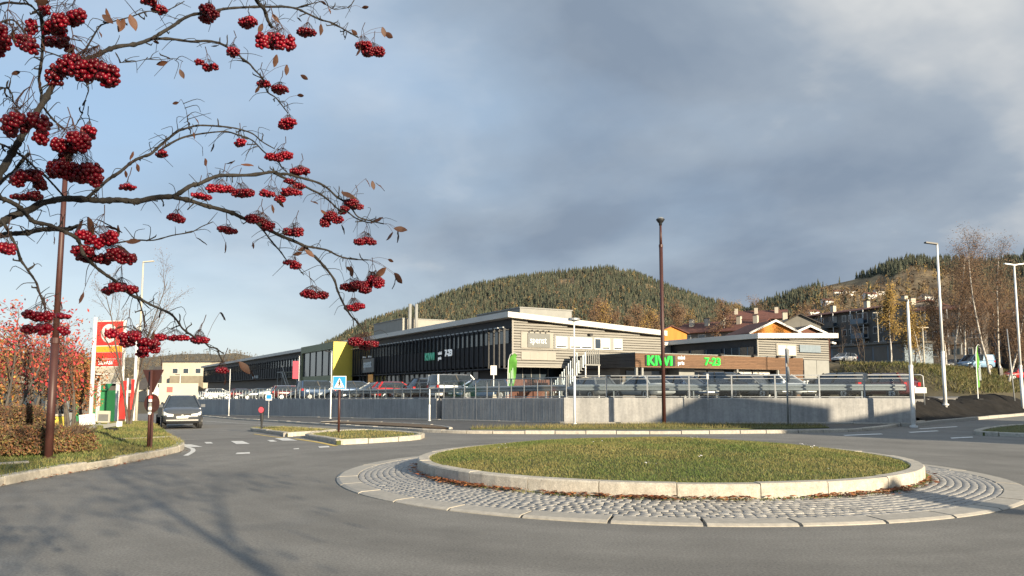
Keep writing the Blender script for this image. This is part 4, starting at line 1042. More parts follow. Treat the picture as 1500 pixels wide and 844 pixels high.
# garages below the flats
gp = P(1218, 540, 138); gar = thing('garage_row', 'low grey garage row with flat roof below the flats', 'garage', (gp.x, gp.y, P(1218, 531, 138).z), fA[0].rotation_euler.z)
MB().box(0, 16, 0, 6, -3, 2.6).build('wall', M['bluegrey'], gar); MB().box(-.4, 16.4, -.6, 6.3, 2.62, 2.95).build('roof', M['greywall'], gar)
for i in range(5): MB().box(.5 + i * 3.1, 3.2 + i * 3.1, -.05, -.002, .0, 2.2).build('garage_door', M['greywall'], gar)
fB = flats('dark flats with white windows partly hidden by the birches', 1338, 1440, 128, 122, 456, 3, M['darkwall'], 4, M['rooft'], chim=2)
fC = flats('flats with red roof and blue balconies at the road end beyond the birches', 1447, 1580, 135, 118, 462, 3, M['darkwall'], 5, M['rooft'], chim=2)
# long roofs on the slope behind the office block
def row(label, pl, pr, Yl, Yr, y_eave, wm, rm, nch, rise, wid=10, h=5.2):
    a = P(pl, 480, Yl); b = P(pr, 480, Yr); d = Vector((b.x - a.x, b.y - a.y, 0)); Lx = d.length
    zt_ = P(pl, y_eave, Yl).z
    wins = [(2 + i * 3.4, h - 2.0, 1.5, 1.3) for i in range(int((Lx - 3) / 3.4))]
    return house('row_house', label, 'house', (a.x, a.y, zt_ - h), math.atan2(d.y, d.x), Lx, wid, h, rise, wm, rm, wins, [(Lx * (i + .5) / nch, wid * .3, 1.7) for i in range(nch)], base=9, eave=.7)
row('long brown roofed terrace with cream chimneys behind the office block', 990, 1108, 168, 156, 488, M['greywall'], M['rooft'], 5, 2.2)
row('upper row of red roofed terraces under the wooded hill', 1060, 1150, 212, 206, 468, M['darkwall'], M['rooft'], 3, 2.4)
o_ = P(1100, 480, 118); house('ochre_house', 'ochre timber house with white gable boards behind the office block', 'house', (o_.x, o_.y, P(1100, 487, 118).z - 4.6), R(8), 7.6, 9, 4.6, 1.75, M['orangewall'], M['rooft'], [(1, 2.4, 1.2, 1.1), (5.0, 2.4, 1.2, 1.1)], base=8, ridge_x=False, eave=.55, trim=M['whitep'])
o_ = P(1153, 480, 122); house('brick_house', 'low house with dark red gable beside the ochre house', 'house', (o_.x, o_.y, P(1153, 492, 122).z - 4), R(8), 7.2, 8, 4, 1.5, M['brick'], M['darkroof'], base=8, ridge_x=False, eave=.6, trim=M['whitep'])
o_ = P(1142, 480, 150); house('gable_house', 'grey gabled house between the ochre house and the flats', 'house', (o_.x, o_.y, P(1142, 476, 150).z - 5), R(-12), 7.6, 9, 5, 1.9, M['greywall'], M['darkroof'], [(1.6, 2.8, .8, 1.1), (4.6, 2.8, .8, 1.1)], [(1.0, 3.0, 1.4)], base=8, ridge_x=False)
o_ = P(1334, 470, 134); house('gable_house', 'small separate block standing in for the lit gable end of the dark flats', 'house', (o_.x, o_.y, P(1334, 452, 134).z - 6.2), R(4), 4.6, 6, 6.2, .9, M['greywall'], M['darkroof'], [(.3, 3.2, 1.2, 1.9), (3.0, 2.6, .9, 1.3)], [(1.6, 2.6, 1.3)], base=8)  # stand-in for the lit gable end of the dark flats, in paler wall colour
o_ = P(962, 490, 150); house('ochre_house', 'small ochre house peeping over the hall roof', 'house', (o_.x, o_.y, P(962, 488, 150).z - 4.4), R(5), 6, 7, 4.4, 1.3, M['orangewall'], M['rooft'], base=8, ridge_x=False, eave=.4)
# small houses on the hillside
hh = [(1222, .62), (1238, .60), (1208, .50), (1352, .42), (1118, .35), (1016, .10), (1268, .47), (1282, .55), (1186, .44)]
for i, (px, t_) in enumerate(hh):
    q = hr(px, t_) if px > 1080 else hb(px, t_)
    house('hillside_house', ['small white house with red brown roof on the hillside', 'small white house with dark roof on the hillside'][i % 2], 'house', (q[0], q[1], q[2]), R(random.uniform(-25, 25)), 9, 7, 4.2, 1.8, M['whitep'], [M['rooft'], M['darkroof']][i % 2], [(1.5, 1.4, 1.3, 1.3), (5.5, 1.4, 1.3, 1.3)], group='white houses dotted over the hillside', base=4)
# buildings beyond the petrol station
o_ = P(236, 580, 250); t = house('office_building', 'cream office building on a brown plinth at the end of the road', 'building', (o_.x, o_.y, P(236, 583, 250).z), R(-2), 16, 14, 11.5, .4, M['cream'], M['darkroof'], [(3.5, 7.9, 1.6, 1.5), (7, 7.9, 1.6, 1.5), (3.5, 4.4, 1.6, 1.5), (11, 7.9, 1.6, 1.5)], base=6)
MB().box(4.0, 13.6, -3, -.05, -3, 7.0).build('brown_plinth', M['creamdark'], t)
for i, (px, Y, y, w_, h_) in enumerate([(206, 300, 560, 10, 6), (222, 330, 545, 12, 8), (150, 280, 570, 14, 5)]):
    o_ = P(px, 580, Y); house('distant_house', ['white house with dark roof by the petrol station trees', 'pale blue grey house behind the white houses', 'wide cream house hidden behind the petrol sign'][i], 'house', (o_.x, o_.y, P(px, y, Y).z - h_), R(10 * i), w_, 9, h_, 2.2, [M['whitep'], M['bluegrey'], M['cream']][i], M['darkroof'], [(1.5, h_ - 2, 1.4, 1.3), (w_ - 3.5, h_ - 2, 1.4, 1.3)], base=8)
# unseen gabled block added to the right, shaped to shade road and wall
pr_ = SUN_AZ.normalized(); perp = Vector((.8, .6, 0)); c_ = Vector((9.8, 37, 0)) + pr_ * 44
hz = house('gable_house', 'unseen gabled block added to shade the road and the sunlit wall', 'house', (0, 0, 0), 0, 6.8, 10, 8.5, 1.6, M['cream'], M['darkroof'], base=1, ridge_x=False, eave=.3)
hz.location = c_ - perp * 3.9; hz.rotation_euler.z = math.atan2(perp.y, perp.x)
an = thing('flat_shadow_block', 'unseen flat roofed block added to shade the lower part of the wall', 'building', tuple(hz.location + perp * 7.2), hz.rotation_euler.z)  # unseen block, its height set for the shade along the wall foot
MB().box(0, 13, .5, 10, -1, 7.7).build('wall', M['cream'], an); MB().box(-.2, 13.2, .3, 10.2, 7.71, 7.9).build('roof', M['darkroof'], an)
# ================================================================== trees
def grow(mb, tips, p, d, ln, r, lev, rng, droop=0.0, nseg=4, sides=5, kids=(7, 6, 4), ang=.75, wob=.14, up=.0, start=.25, ratio=.5):
    pts = [p.copy()]; rad = [r]; q = p.copy(); dr = d.normalized()
    for i in range(nseg):
        dr = (dr + Vector((rng.gauss(0, wob), rng.gauss(0, wob), rng.gauss(0, wob) + up - droop * (lev > 0)))).normalized()
        q = q + dr * ln / nseg; pts.append(q.copy()); rad.append(r * (1 - .8 * (i + 1) / nseg))
    mb[min(lev, len(mb) - 1)].tube(pts, rad, max(3, sides - lev), False)
    if lev >= len(kids): tips.append((pts[-1], dr)); tips.append((pts[-2], dr)); return
    for k in range(kids[lev]):
        t = start + (1 - start) * (k + rng.random()) / kids[lev]; s = t * nseg; i = min(nseg - 1, int(s)); b = pts[i].lerp(pts[i + 1], s - i)
        dd_ = (pts[i + 1] - pts[i]).normalized(); az = rng.random() * 6.283; o = dd_.orthogonal().normalized(); o = Matrix.Rotation(az, 3, dd_) @ o
        a = ang * rng.uniform(.7, 1.25); nd = dd_ * math.cos(a) + o * math.sin(a)
        grow(mb, tips, b, nd, ln * ratio * rng.uniform(.7, 1.25) * (1.15 - .55 * t), max(r * .42 * (1 - .55 * t), .004), lev + 1, rng, droop, max(2, nseg - 1), sides, kids, ang, wob * 1.2, up, .2, ratio)
def leaf_faces(tips, per, spread, size, cols, rng, hang=0):
    V = []; Fc = []; T = []
    for p, d in tips:
        for _ in range(per):
            c = p + Vector((rng.gauss(0, spread), rng.gauss(0, spread), rng.gauss(0, spread) - hang)); s = size * rng.uniform(.6, 1.3)
            a = Vector((rng.gauss(0, 1), rng.gauss(0, 1), rng.gauss(0, 1))).normalized(); b = a.orthogonal().normalized(); o = len(V)
            V += [tuple(c - a * s), tuple(c + b * s * .45), tuple(c + a * s), tuple(c - b * s * .45)]; Fc.append((o, o + 1, o + 2, o + 3))
            k = cols[rng.randrange(len(cols))]; g = rng.uniform(.75, 1.25); T += [tuple(x * g for x in k)] * 4
    return V, Fc, T
def tree(name, label, cat, loc, h, seed, trunk_m, r=.12, kids=(9, 6, 4), ang=.7, droop=0., up=.02, start=.25, ratio=.42, leaves=None, lean=(0, 0), twig_m=None, group=None, stems=1, nseg=5, wob=.08, spread=.16):
    rng = random.Random(seed); t = thing(name, label, cat, loc, 0, group); trunk = MB(); tw = MB(); tips = []
    for s in range(stems):
        d = Vector((lean[0] + (rng.gauss(0, spread) if stems > 1 else 0), lean[1] + (rng.gauss(0, spread) if stems > 1 else 0), 1))
        grow([trunk, tw], tips, Vector((rng.gauss(0, .12) * (stems > 1), rng.gauss(0, .12) * (stems > 1), -.15)), d, h * (1 if s == 0 else rng.uniform(.7, 1)), r, 0, rng, droop, nseg, 7, kids, ang, wob, up, start, ratio)
    trunk.build('trunk', trunk_m, t, True); tw.build('crown', twig_m or M['twig'], t)
    if leaves:
        V, Fc, T = leaf_faces(tips, leaves[0], leaves[1], leaves[2], leaves[3], rng, leaves[4] if len(leaves) > 4 else 0)
        np_mesh('foliage', V, Fc, M['foliage'], t, np.array(T))
    return t
def onland(px, Y, zf=Ter): q = P(px, 572, Y); return (q.x, q.y, zf(q.x, q.y))
REDS = [(.30, .022, .028), (.36, .045, .032), (.20, .018, .024), (.36, .10, .04), (.28, .03, .04), (.20, .08, .03)]
ORNG = [(.30, .10, .025), (.26, .065, .02), (.26, .14, .04), (.17, .085, .03)]
YEL = [(.36, .24, .05), (.28, .17, .05), (.22, .15, .05), (.16, .11, .04)]
BRWN = [(.11, .068, .042), (.145, .085, .045), (.085, .056, .038), (.18, .105, .05)]
lvz = lambda x, y: Hgt(x, y) + .15 + .25 * sstep(10.5, 16, -x)
# red rowans on the left verge
for i, (px, Y, h, lab) in enumerate([(12, 21.5, 3.3, 'red leaved rowan behind the left end of the hedge'), (44, 23, 3.5, 'red leaved rowan directly behind the brown lamp post'), (100, 25, 3.5, 'red leaved rowan between lamp post and petrol sign'), (-45, 22, 3.0, 'red leaved rowan at the hedge corner'), (76, 29, 3.4, 'taller red rowan standing behind the others on the verge')]):
    tree('rowan_tree', lab, 'tree', onland(px, Y, lvz), h, 40 + i, M['darkbark'], .06, (8, 5, 3), .62, 0, .05, .28, .45, (1, .10, .055, REDS), stems=3)
tree('orange_shrub', 'orange leaved shrub below the petrol sign', 'shrub', onland(116, 33, lvz), 2.7, 60, M['darkbark'], .05, (8, 6, 3), .7, 0, .03, .15, .45, (3, .13, .06, ORNG), stems=4)
tree('orange_shrub', 'ochre shrub at the far left behind the rowans', 'shrub', onland(20, 32, lvz), 3.4, 61, M['darkbark'], .05, (8, 6, 3), .7, 0, .03, .15, .45, (3, .14, .07, ORNG + YEL), stems=4)
tree('orange_shrub', 'dull brown bush beside the totem pole', 'shrub', onland(95, 38, lvz), 3.4, 62, M['darkbark'], .05, (8, 6, 3), .7, 0, .03, .15, .45, (4, .14, .07, BRWN + YEL), stems=4)
tree('birch_tree', 'slender bare birch with pale trunks next to the petrol sign', 'tree', onland(190, 31.5, lvz), 6.2, 63, M['darkbark'], .055, (13, 7, 4), .55, .03, .06, .22, .36, (1, .10, .025, BRWN), stems=2, spread=.05)
# tall bare birches on the right bank
for i, (px, Y, h, ln, lab) in enumerate([(1402, 96, 13.8, (-.03, 0), 'tall bare birch leaning left of the birch clump'), (1415, 98, 12.5, (.10, 0), 'bare birch leaning right towards the blue van'), (1452, 92, 15.6, (-.05, 0), 'tallest bare birch behind the blue van'),
                                         (1466, 96, 15.2, (-.02, 0), 'second tall bare birch behind the blue van'), (1388, 102, 9, (0, 0), 'short bare birch between lamp post and birch clump'), (1478, 90, 9.5, (.28, 0), 'strongly leaning pale birch beside the flagpole')]):
    tree('birch_tree', lab, 'tree', onland(px, Y), h, 80 + i, M['birch'], .15, (24, 8, 4), .62, .015, .05, .22, .30, (4, .5, .09, BRWN), ln, nseg=8, wob=.05)
for i, (px, Y, h, lab) in enumerate([(1430, 102, 11, 'rusty brown scrub tree among the birches'), (1480, 104, 12, 'rusty brown scrub tree at the right of the birches'), (1380, 108, 9, 'thin brown tree in front of the dark flats'), (1446, 108, 13, 'dense brown scrub tree behind the tall birches'), (1496, 98, 9, 'brown scrub by the red car'), (1340, 104, 8, 'ochre bush in front of the gable end of the flats'), (1265, 128, 8, 'bare tree in front of the flats balconies'), (1235, 126, 6, 'brown bush above the white estate car'), (1200, 130, 8, 'bare brown tree at the corner of the flats')]):
    tree('scrub_tree', lab, 'tree', onland(px, Y), h, 100 + i, M['darkbark'], .07, (10, 6, 3) if 6 <= i else (12, 7, 4), .65, 0, .05, .12, .36, None if i >= 6 else (2 if i != 5 else 4, .35, .10, (YEL + BRWN) if i == 5 else BRWN), stems=2 if i >= 6 else 3)
tree('birch_tree', 'yellowing young birch in front of the garages', 'tree', onland(1307, 84), 7.6, 120, M['birch'], .10, (16, 6, 4), .55, 0, .06, .3, .30, (5, .30, .11, YEL), nseg=7, wob=.05)
tree('birch_tree', 'slim yellow birch beside the short lamp post', 'tree', onland(1352, 88), 6.5, 121, M['birch'], .08, (12, 6, 4), .55, 0, .06, .2, .32, (6, .28, .11, YEL), nseg=6, wob=.05)
# brown wood behind the hall and the grocery
back_spots = [(868, 185, 17), (885, 170, 16), (900, 190, 19), (915, 165, 15), (930, 180, 18), (945, 172, 16), (962, 190, 17), (985, 180, 17), (1003, 175, 15), (1018, 195, 16), (880, 210, 20), (1045, 230, 14), (1062, 160, 12), (1085, 240, 16), (1128, 230, 16), (1160, 225, 12), (1190, 215, 12), (1220, 230, 14)]
bl = ['bare brown tree rising behind the hall roof', 'rusty tree behind the far corner of the hall', 'tall brown birch behind the hall roof', 'brown tree left of the central brown lamp post']
for i, (px, Y, h) in enumerate(back_spots):
    q = P(px, 572, Y); z = max(Ter(q.x, q.y), 1.0); top = P(px, {1062: 448, 1085: 452, 1045: 462, 1128: 446, 1160: 462, 1190: 456, 1220: 450}.get(px, 448 + (i * 7) % 22), Y).z; h = top - z
    tree('autumn_tree', ['pale stemmed brown birch in the wood behind the shops', 'yellow brown tree in the wood behind the shops', 'dark stemmed brown tree in the wood behind the shops'][0 if i % 3 == 0 else 1 if i % 4 == 1 else 2], 'tree', (q.x, q.y, z), h, 140 + i, M['birch'] if i % 3 == 0 else M['darkbark'], .15, (15, 7, 4), .6, 0, .05, .25, .32, (3, .5, .17, (YEL + BRWN) if i % 4 == 1 else BRWN), nseg=6, group='brown trees behind the shops')
# bare trees behind the viewer, whose shadows stripe the near road
for i, (x, y, h, k) in enumerate([(5.0, -2.6, 7.5, (10, 6, 4)), (2.9, -4.2, 6.5, (12, 7, 5)), (1.2, -3.6, 5.6, (12, 7, 5)), (-1.2, -5.6, 6.0, (12, 7, 5)), (4.2, -6.6, 7.5, (12, 7, 5)), (-.7, -3.0, 4.6, (12, 7, 5))]):
    tree('bare_tree', ['bare roadside tree nearest the right hand kerb on the near verge', 'leafy brown roadside tree second on the near verge', 'low branching roadside tree third on the near verge', 'spreading roadside tree fourth on the near verge', 'tall roadside tree behind the others on the near verge', 'shortest and densest roadside tree on the near verge'][i], 'tree', (x, y, 0), h, 170 + i, M['darkbark'], .085, k, .75, 0, .04, .30, .45, ((1, 1, 13, 13, 5, 9)[i], .22, .09, BRWN))
# ------------------------------------------------------------------ hedges of brown leaf
def hedge(label, pts, h, w, n, cols, seed):
    rng = random.Random(seed); c = sum(pts, Vector()) / len(pts); t = thing('hedge', label, 'hedge', (c.x, c.y, lvz(c.x, c.y)))
    V = []; Fc = []; T = []; tw = MB(); rs_ = resample(pts, .35)
    for k in range(n):
        p = rs_[rng.randrange(len(rs_))]; a = rng.random() * 6.283; e = rng.random() ** .35; f = rng.random()
        el = f * 1.5; rr_ = w * e * math.cos(el) * rng.uniform(.85, 1.1); zz_ = h * e * math.sin(el) * (1 + .12 * math.sin(p.x * 3.1) + .1 * math.sin(p.y * 4.3))
        q = Vector((p.x - c.x + rr_ * math.cos(a), p.y - c.y + rr_ * math.sin(a), max(.02, zz_ + .05))); s = rng.uniform(.018, .042)
        d = Vector((rng.gauss(0, 1), rng.gauss(0, 1), rng.gauss(0, 1))).normalized(); b = d.orthogonal().normalized(); o = len(V)
        V += [tuple(q - d * s), tuple(q + b * s * .5), tuple(q + d * s), tuple(q - b * s * .5)]; Fc.append((o, o + 1, o + 2, o + 3)); kk = cols[rng.randrange(len(cols))]; g = rng.uniform(.6, 1.35); T += [tuple(x * g for x in kk)] * 4
    for k in range(n // 40):
        p = rs_[rng.randrange(len(rs_))] - c; q = Vector((p.x, p.y, 0)); a = rng.random() * 6.283; tw.tube([q, q + Vector((w * .5 * math.cos(a), w * .5 * math.sin(a), h * .6)), q + Vector((w * .9 * math.cos(a), w * .9 * math.sin(a), h * rng.uniform(.7, 1.12)))], [.008, .006, .003], 3, False)
    tw.build('stem', M['twig'], t); np_mesh('foliage', V, Fc, M['foliage'], t, np.array(T)); return t
HB = [(.12, .055, .030), (.16, .065, .030), (.09, .05, .03), (.20, .10, .035), (.14, .11, .035), (.10, .09, .03)]
g_ = lambda px, Y: Vector((P(px, 572, Y).x, Y, 0))
hedge('brown leaved hedge at the left of the brown lamp post', [g_(-60, 17.2), g_(0, 17.3), g_(50, 17.6)], .66, .62, 16000, HB, 1)
hedge('brown and green hedge at the right of the brown lamp post', [g_(86, 18.2), g_(102, 18.6), g_(116, 18.9)], .68, .5, 13000, HB + [(.15, .13, .04)], 2)
hedge('taller brown shrubs filling the verge behind the hedge', [g_(-30, 20), g_(24, 20.5), g_(52, 21)], .95, .7, 12000, HB, 3)
# ------------------------------------------------------------------ black ground cloth over the mound
mv = []; mf = []; A_ = Vector((20.9, 39.0, 0)); D_ = Vector((.71, .704, 0)); N_ = Vector((-.704, .71, 0)); n1_, n2_ = 70, 22
for i in range(n1_ + 1):
    for j in range(n2_ + 1):
        u = 27 * i / n1_; w_ = 5.2 * j / n2_; p = A_ + D_ * u + N_ * w_
        prof_ = sstep(0, 2.6, w_) * (1 - .30 * sstep(3.2, 5.2, w_)); hgt = (1.02 + .18 * math.sin(u * .35)) * sstep(-2.5, 2.0, u) * prof_
        fold = .09 * math.sin(u * 3.1 + w_ * 2.2 + math.sin(u * .9) * 2) + .03 * math.sin(u * 6.7 - w_ * 1.6)
        mv.append((p.x, p.y, Hgt(p.x, p.y) + .12 + hgt + fold * sstep(.1, .8, w_)))
for i in range(n1_):
    for j in range(n2_): a = i * (n2_ + 1) + j; mf.append((a, a + n2_ + 1, a + n2_ + 2, a + 1))
tag(np_mesh('ground_cloth', mv, mf, M['tarp'], None, None, True), 'black cloth draped over an earth mound beside the right hand road', 'cloth')
# grass on the bank
bp_ = []
while len(bp_) < 16000:
    Y = random.uniform(60, 108); px = random.uniform(1215, 1560); q = P(px, 572, Y); d = -(q.x - 20.4) * .70 + (Y - 39.2) * .71
    if 5 < d < 22 and Ter(q.x, Y) > 1.3: bp_.append((q.x, Y, Ter(q.x, Y)))
blades('bank_grass', bp_, .15, .5, .09, 'rough dry grass on the bank below the parked van', dry=.35, mul=.6)
# ================================================================== vehicles (front towards +x, origin on the ground)
def paint_mat(name, col, metal=.35): return mat(name, col, .28, metal, var=.04, coat=.6, spec=.5)
PT = dict(anthracite=paint_mat('anthracite_paint', (.07, .078, .09)), silver=paint_mat('silver_paint', (.42, .44, .45), .5), white=paint_mat('white_car_paint', (.72, .72, .70), 0), black=paint_mat('black_paint', (.012, .012, .014), .2),
          blue=paint_mat('blue_paint', (.035, .065, .13)), red=paint_mat('red_paint', (.45, .02, .02), .1), darkred=paint_mat('dark_red_paint', (.10, .014, .016)), grey=paint_mat('grey_paint', (.13, .14, .15), .4), sky=paint_mat('pale_blue_paint', (.22, .36, .52), .1))
SHAPES = dict(   # stations of the lower body: x, underside, shoulder height, half width; then cabin: base x0,x1, roof x0,x1, roof z, half width base, half width roof
 suv=dict(body=[(-2.30, .55, .80, .72), (-2.24, .36, 1.05, .84), (-1.7, .26, 1.10, .91), (0, .26, 1.08, .92), (.95, .26, 1.09, .92), (1.6, .27, 1.05, .90), (2.1, .33, .94, .84), (2.29, .42, .78, .72)], cab=(-2.15, 1.30, -1.75, .20, 1.66, .84, .58), wb=1.35, wr=.36),
 hatch=dict(body=[(-1.98, .50, .74, .70), (-1.92, .34, .98, .80), (-1.4, .24, 1.0, .86), (0, .24, .95, .87), (.8, .24, .93, .87), (1.45, .26, .84, .85), (1.85, .32, .72, .80), (2.0, .42, .62, .66)], cab=(-1.88, 1.0, -1.45, .15, 1.46, .79, .58), wb=1.27, wr=.31),
 sedan=dict(body=[(-2.32, .48, .78, .70), (-2.26, .34, .96, .80), (-1.6, .24, .98, .88), (0, .24, .93, .89), (.9, .24, .92, .89), (1.6, .26, .82, .87), (2.1, .32, .70, .81), (2.28, .42, .60, .66)], cab=(-1.75, 1.05, -.95, .15, 1.43, .80, .58), wb=1.38, wr=.32),
 estate=dict(body=[(-2.34, .48, .78, .72), (-2.28, .34, 1.0, .82), (-1.6, .24, 1.0, .89), (0, .24, .95, .90), (.9, .24, .94, .90), (1.6, .26, .84, .88), (2.1, .32, .72, .82), (2.28, .42, .62, .68)], cab=(-2.24, 1.05, -1.95, .15, 1.50, .82, .62), wb=1.38, wr=.32),
 van=dict(body=[(-2.2, .42, .95, .78), (-2.15, .30, 1.15, .88), (-1.5, .25, 1.15, .91), (0, .25, 1.12, .91), (1.0, .25, 1.06, .91), (1.6, .27, .96, .89), (2.05, .33, .82, .83), (2.2, .43, .70, .70)], cab=(-2.15, 1.35, -2.05, .55, 1.86, .88, .74), wb=1.38, wr=.32))
def car(label, loc, rz, shape, pm, group=None, name='parked_car', cat='car', panel_van=None):
    S = SHAPES[shape]; t = thing(name, label, cat, loc, rz, group); B_ = S['body']; sec = 14; vs = []
    for (x, zb_, zs, hw) in B_:
        zm = zb_ + (zs - zb_) * .55
        ring_ = [(-hw * .80, zb_), (hw * .80, zb_), (hw * .97, zb_ + .08), (hw, zm), (hw * .985, zs - .12), (hw * .93, zs - .03), (hw * .80, zs + .005), (hw * .4, zs + .03), (-hw * .4, zs + .03), (-hw * .80, zs + .005), (-hw * .93, zs - .03), (-hw * .985, zs - .12), (-hw, zm), (-hw * .97, zb_ + .08)]
        vs += [(x, y, z) for y, z in ring_]
    fs = [(i * sec + j, (i + 1) * sec + j, (i + 1) * sec + (j + 1) % sec, i * sec + (j + 1) % sec) for i in range(len(B_) - 1) for j in range(sec)]
    fs += [tuple(range(sec)), tuple(reversed(range((len(B_) - 1) * sec, len(B_) * sec)))]
    body = MB().add(vs, fs).build('body', pm, t, True)
    a0, a1, r0, r1, zr_, wb_, wr_ = S['cab']; zs = 1.0 if shape in ('suv', 'van') else .9
    # glazing as one tapering shell, roof skin and pillars over it
    n = 7; low = []; hi = []
    def outline(x0, x1, hw, z0, z1, bow):
        o = []
        for k in range(n): y = -hw + 2 * hw * k / (n - 1); o.append((x1 + bow * (1 - (y / hw) ** 2), y, z1))
        for k in range(n): y = hw - 2 * hw * k / (n - 1); o.append((x0 - bow * .5 * (1 - (y / hw) ** 2), y, z0))
        return o
    zsh = lambda x: interp([(q[0], q[2]) for q in B_], x)
    lo_ = outline(a0, a1, wb_, zsh(a0) - .06, zsh(a1) - .03, .14); hi_ = outline(r0, r1, wr_, zr_ - .05, zr_ - .05, .08); m_ = len(lo_)
    gl = MB().add(lo_ + hi_, [(i, (i + 1) % m_, m_ + (i + 1) % m_, m_ + i) for i in range(m_)] + [tuple(range(m_, 2 * m_))])
    gl.build('windows', M['carglass'], t, False)
    rt = [(x * 1.0, y * 1.03, z) for x, y, z in hi_]; ctr = [((x + (r0 + r1) / 2) / 2 if False else (r0 + r1) / 2 + (x - (r0 + r1) / 2) * .8, y * .72, zr_) for x, y, z in rt]
    MB().add([(x + .02 * (1 if x > 0 else -1), y, z + .004) for x, y, z in rt] + ctr, [(i, (i + 1) % m_, m_ + (i + 1) % m_, m_ + i) for i in range(m_)] + [tuple(range(m_, 2 * m_))]).build('roof', pm, t, True)
    for s in (-1, 1):
        pil = MB(); zA = zsh(a1) - .02; 
        pil.bar((a1, s * wb_ * 1.0, zA), (r1 + .02, s * wr_ * 1.0, zr_ - .03), .07, .07); pil.build('pillar', pm, t)
        pil = MB(); pil.bar((a0 + .03, s * wb_, zsh(a0) - .05), (r0 - .0, s * wr_, zr_ - .03), .10, .12); pil.build('pillar', pm, t)
        xm = (a0 + a1) / 2 + .05; xr = (r0 + r1) / 2 + .1
        pil = MB(); pil.bar((xm, s * (wb_ + .006), zsh(xm) - .03), (xr, s * (wr_ + .012), zr_ - .03), .09, .05, (0, 1, 0)); pil.build('pillar', M['plastic'], t)
        if panel_van: MB().prism([(a0 + .08, s * (wb_ + .02), zsh(a0) - .04), (xm, s * (wb_ + .02), zsh(0) - .04), (xr, s * (wr_ + .02), zr_ - .04), (r0 + .05, s * (wr_ + .02), zr_ - .04)], (0, s * -.02, 0)).build('side_panel', pm, t)
        mr = MB(); mr.box(a1 - .28, a1 - .12, s * (wb_ + .05) - .02 * 1 if s > 0 else s * (wb_ + .22), s * (wb_ + .22) if s > 0 else s * (wb_ + .05), zA + .03, zA + .17); mr.build('mirror', pm, t)
        # lamps
        fx, fz, fw = B_[-2][0], B_[-2][2], B_[-2][3]
        ex_, ew, ez = B_[-1][0], B_[-1][3], B_[-1][2]
        out_ = [(ex_ + .015, ew * .55, ez - .12, ez - .02), (ex_ + .012, ew * .93, ez - .13, ez + .01), (fx + .02, fw * .985, fz - .22, fz - .06), (fx - .22, fw * 1.035, fz - .15, fz - .05)]
        vv = []
        for hx, hy, h0, h1 in out_: vv += [(hx, s * (hy + .012), h0), (hx, s * (hy + .012), h1), (hx - .08, s * (hy - .06), h0), (hx - .08, s * (hy - .06), h1)]
        ff = []
        for i in range(3):
            k = i * 4; ff += [(k, k + 4, k + 5, k + 1), (k + 1, k + 5, k + 7, k + 3), (k + 2, k + 6, k + 4, k), (k + 3, k + 7, k + 6, k + 2)]
        ff += [(0, 1, 3, 2), (12, 14, 15, 13)]
        MB().add(vv, ff).build('headlight', M['lamp'], t)
        bxx, bz, bw = B_[1][0], B_[1][2], B_[1][3]
        MB().box(bxx - .06, bxx + .12, s * bw * .70 if s > 0 else s * (bw + .01), s * (bw + .01) if s > 0 else s * bw * .70, bz - .26, bz - .06).build('tail_light', M['redlamp'], t)
    fx, fz = B_[-1][0], B_[-1][2]
    gr_ = MB(); gr_.box(fx - .12, fx + .012, -.42, .42, fz - .10, fz + .01); gr_.build('grille', M['plastic'], t)
    MB().box(fx - .1, fx + .02, -.62, .62, fz - .36, fz - .24).build('lower_grille', M['plastic'], t)
    MB().box(fx - .1, fx + .035, -.26, .26, fz - .22, fz - .115).build('number_plate', M['plate'], t)
    bxx = B_[0][0]; MB().box(bxx - .03, bxx + .1, -.26, .26, .62, .73).build('number_plate', M['plate'], t)
    MB().box(bxx - .01, bxx + .15, -.70, .70, .40, .54).build('rear_bumper', M['plastic'] if shape == 'suv' else pm, t)
    for sx in (-1, 1):
        for sy in (-1, 1):
            hw = .86 if shape in ('hatch',) else .89
            cx = sx * S['wb'] + (.02 if sx > 0 else -.02); w_ = thing_part('wheel', t)
            r = S['wr']; MB().tube([(cx, sy * (hw - .20), r), (cx, sy * (hw - .19), r), (cx, sy * (hw + .01), r), (cx, sy * (hw + .025), r)], [r * .9, r, r, r * .93], 18).build('tyre', M['tyre'], w_, False)
            rm_ = MB(); rm_.disc((cx, sy * (hw + .022), r), (0, 1, 0), r * .64, .02, 16); rm_.build('rim', M['rim'], w_)
            sp_k = MB()
            for k in range(5):
                a = k * 1.2566; sp_k.bar((cx, sy * (hw + .036), r), (cx + r * .6 * math.cos(a), sy * (hw + .036), r + r * .6 * math.sin(a)), .012, .06, (0, 1, 0))
            sp_k.build('spoke', M['tyre'], w_)
            MB().tube([(cx, sy * (hw - .12), r + .02), (cx, sy * (hw + .004), r + .02)], r * 1.16, 18).build('wheel_arch', M['plastic'], t)
    return t
def thing_part(name, parent):
    o = bpy.data.objects.new(name, None); COL.objects.link(o); o.parent = parent; return o
def spot(px, Y, zf): q = P(px, 572, Y); return (q.x, q.y, zf(q.x, q.y))
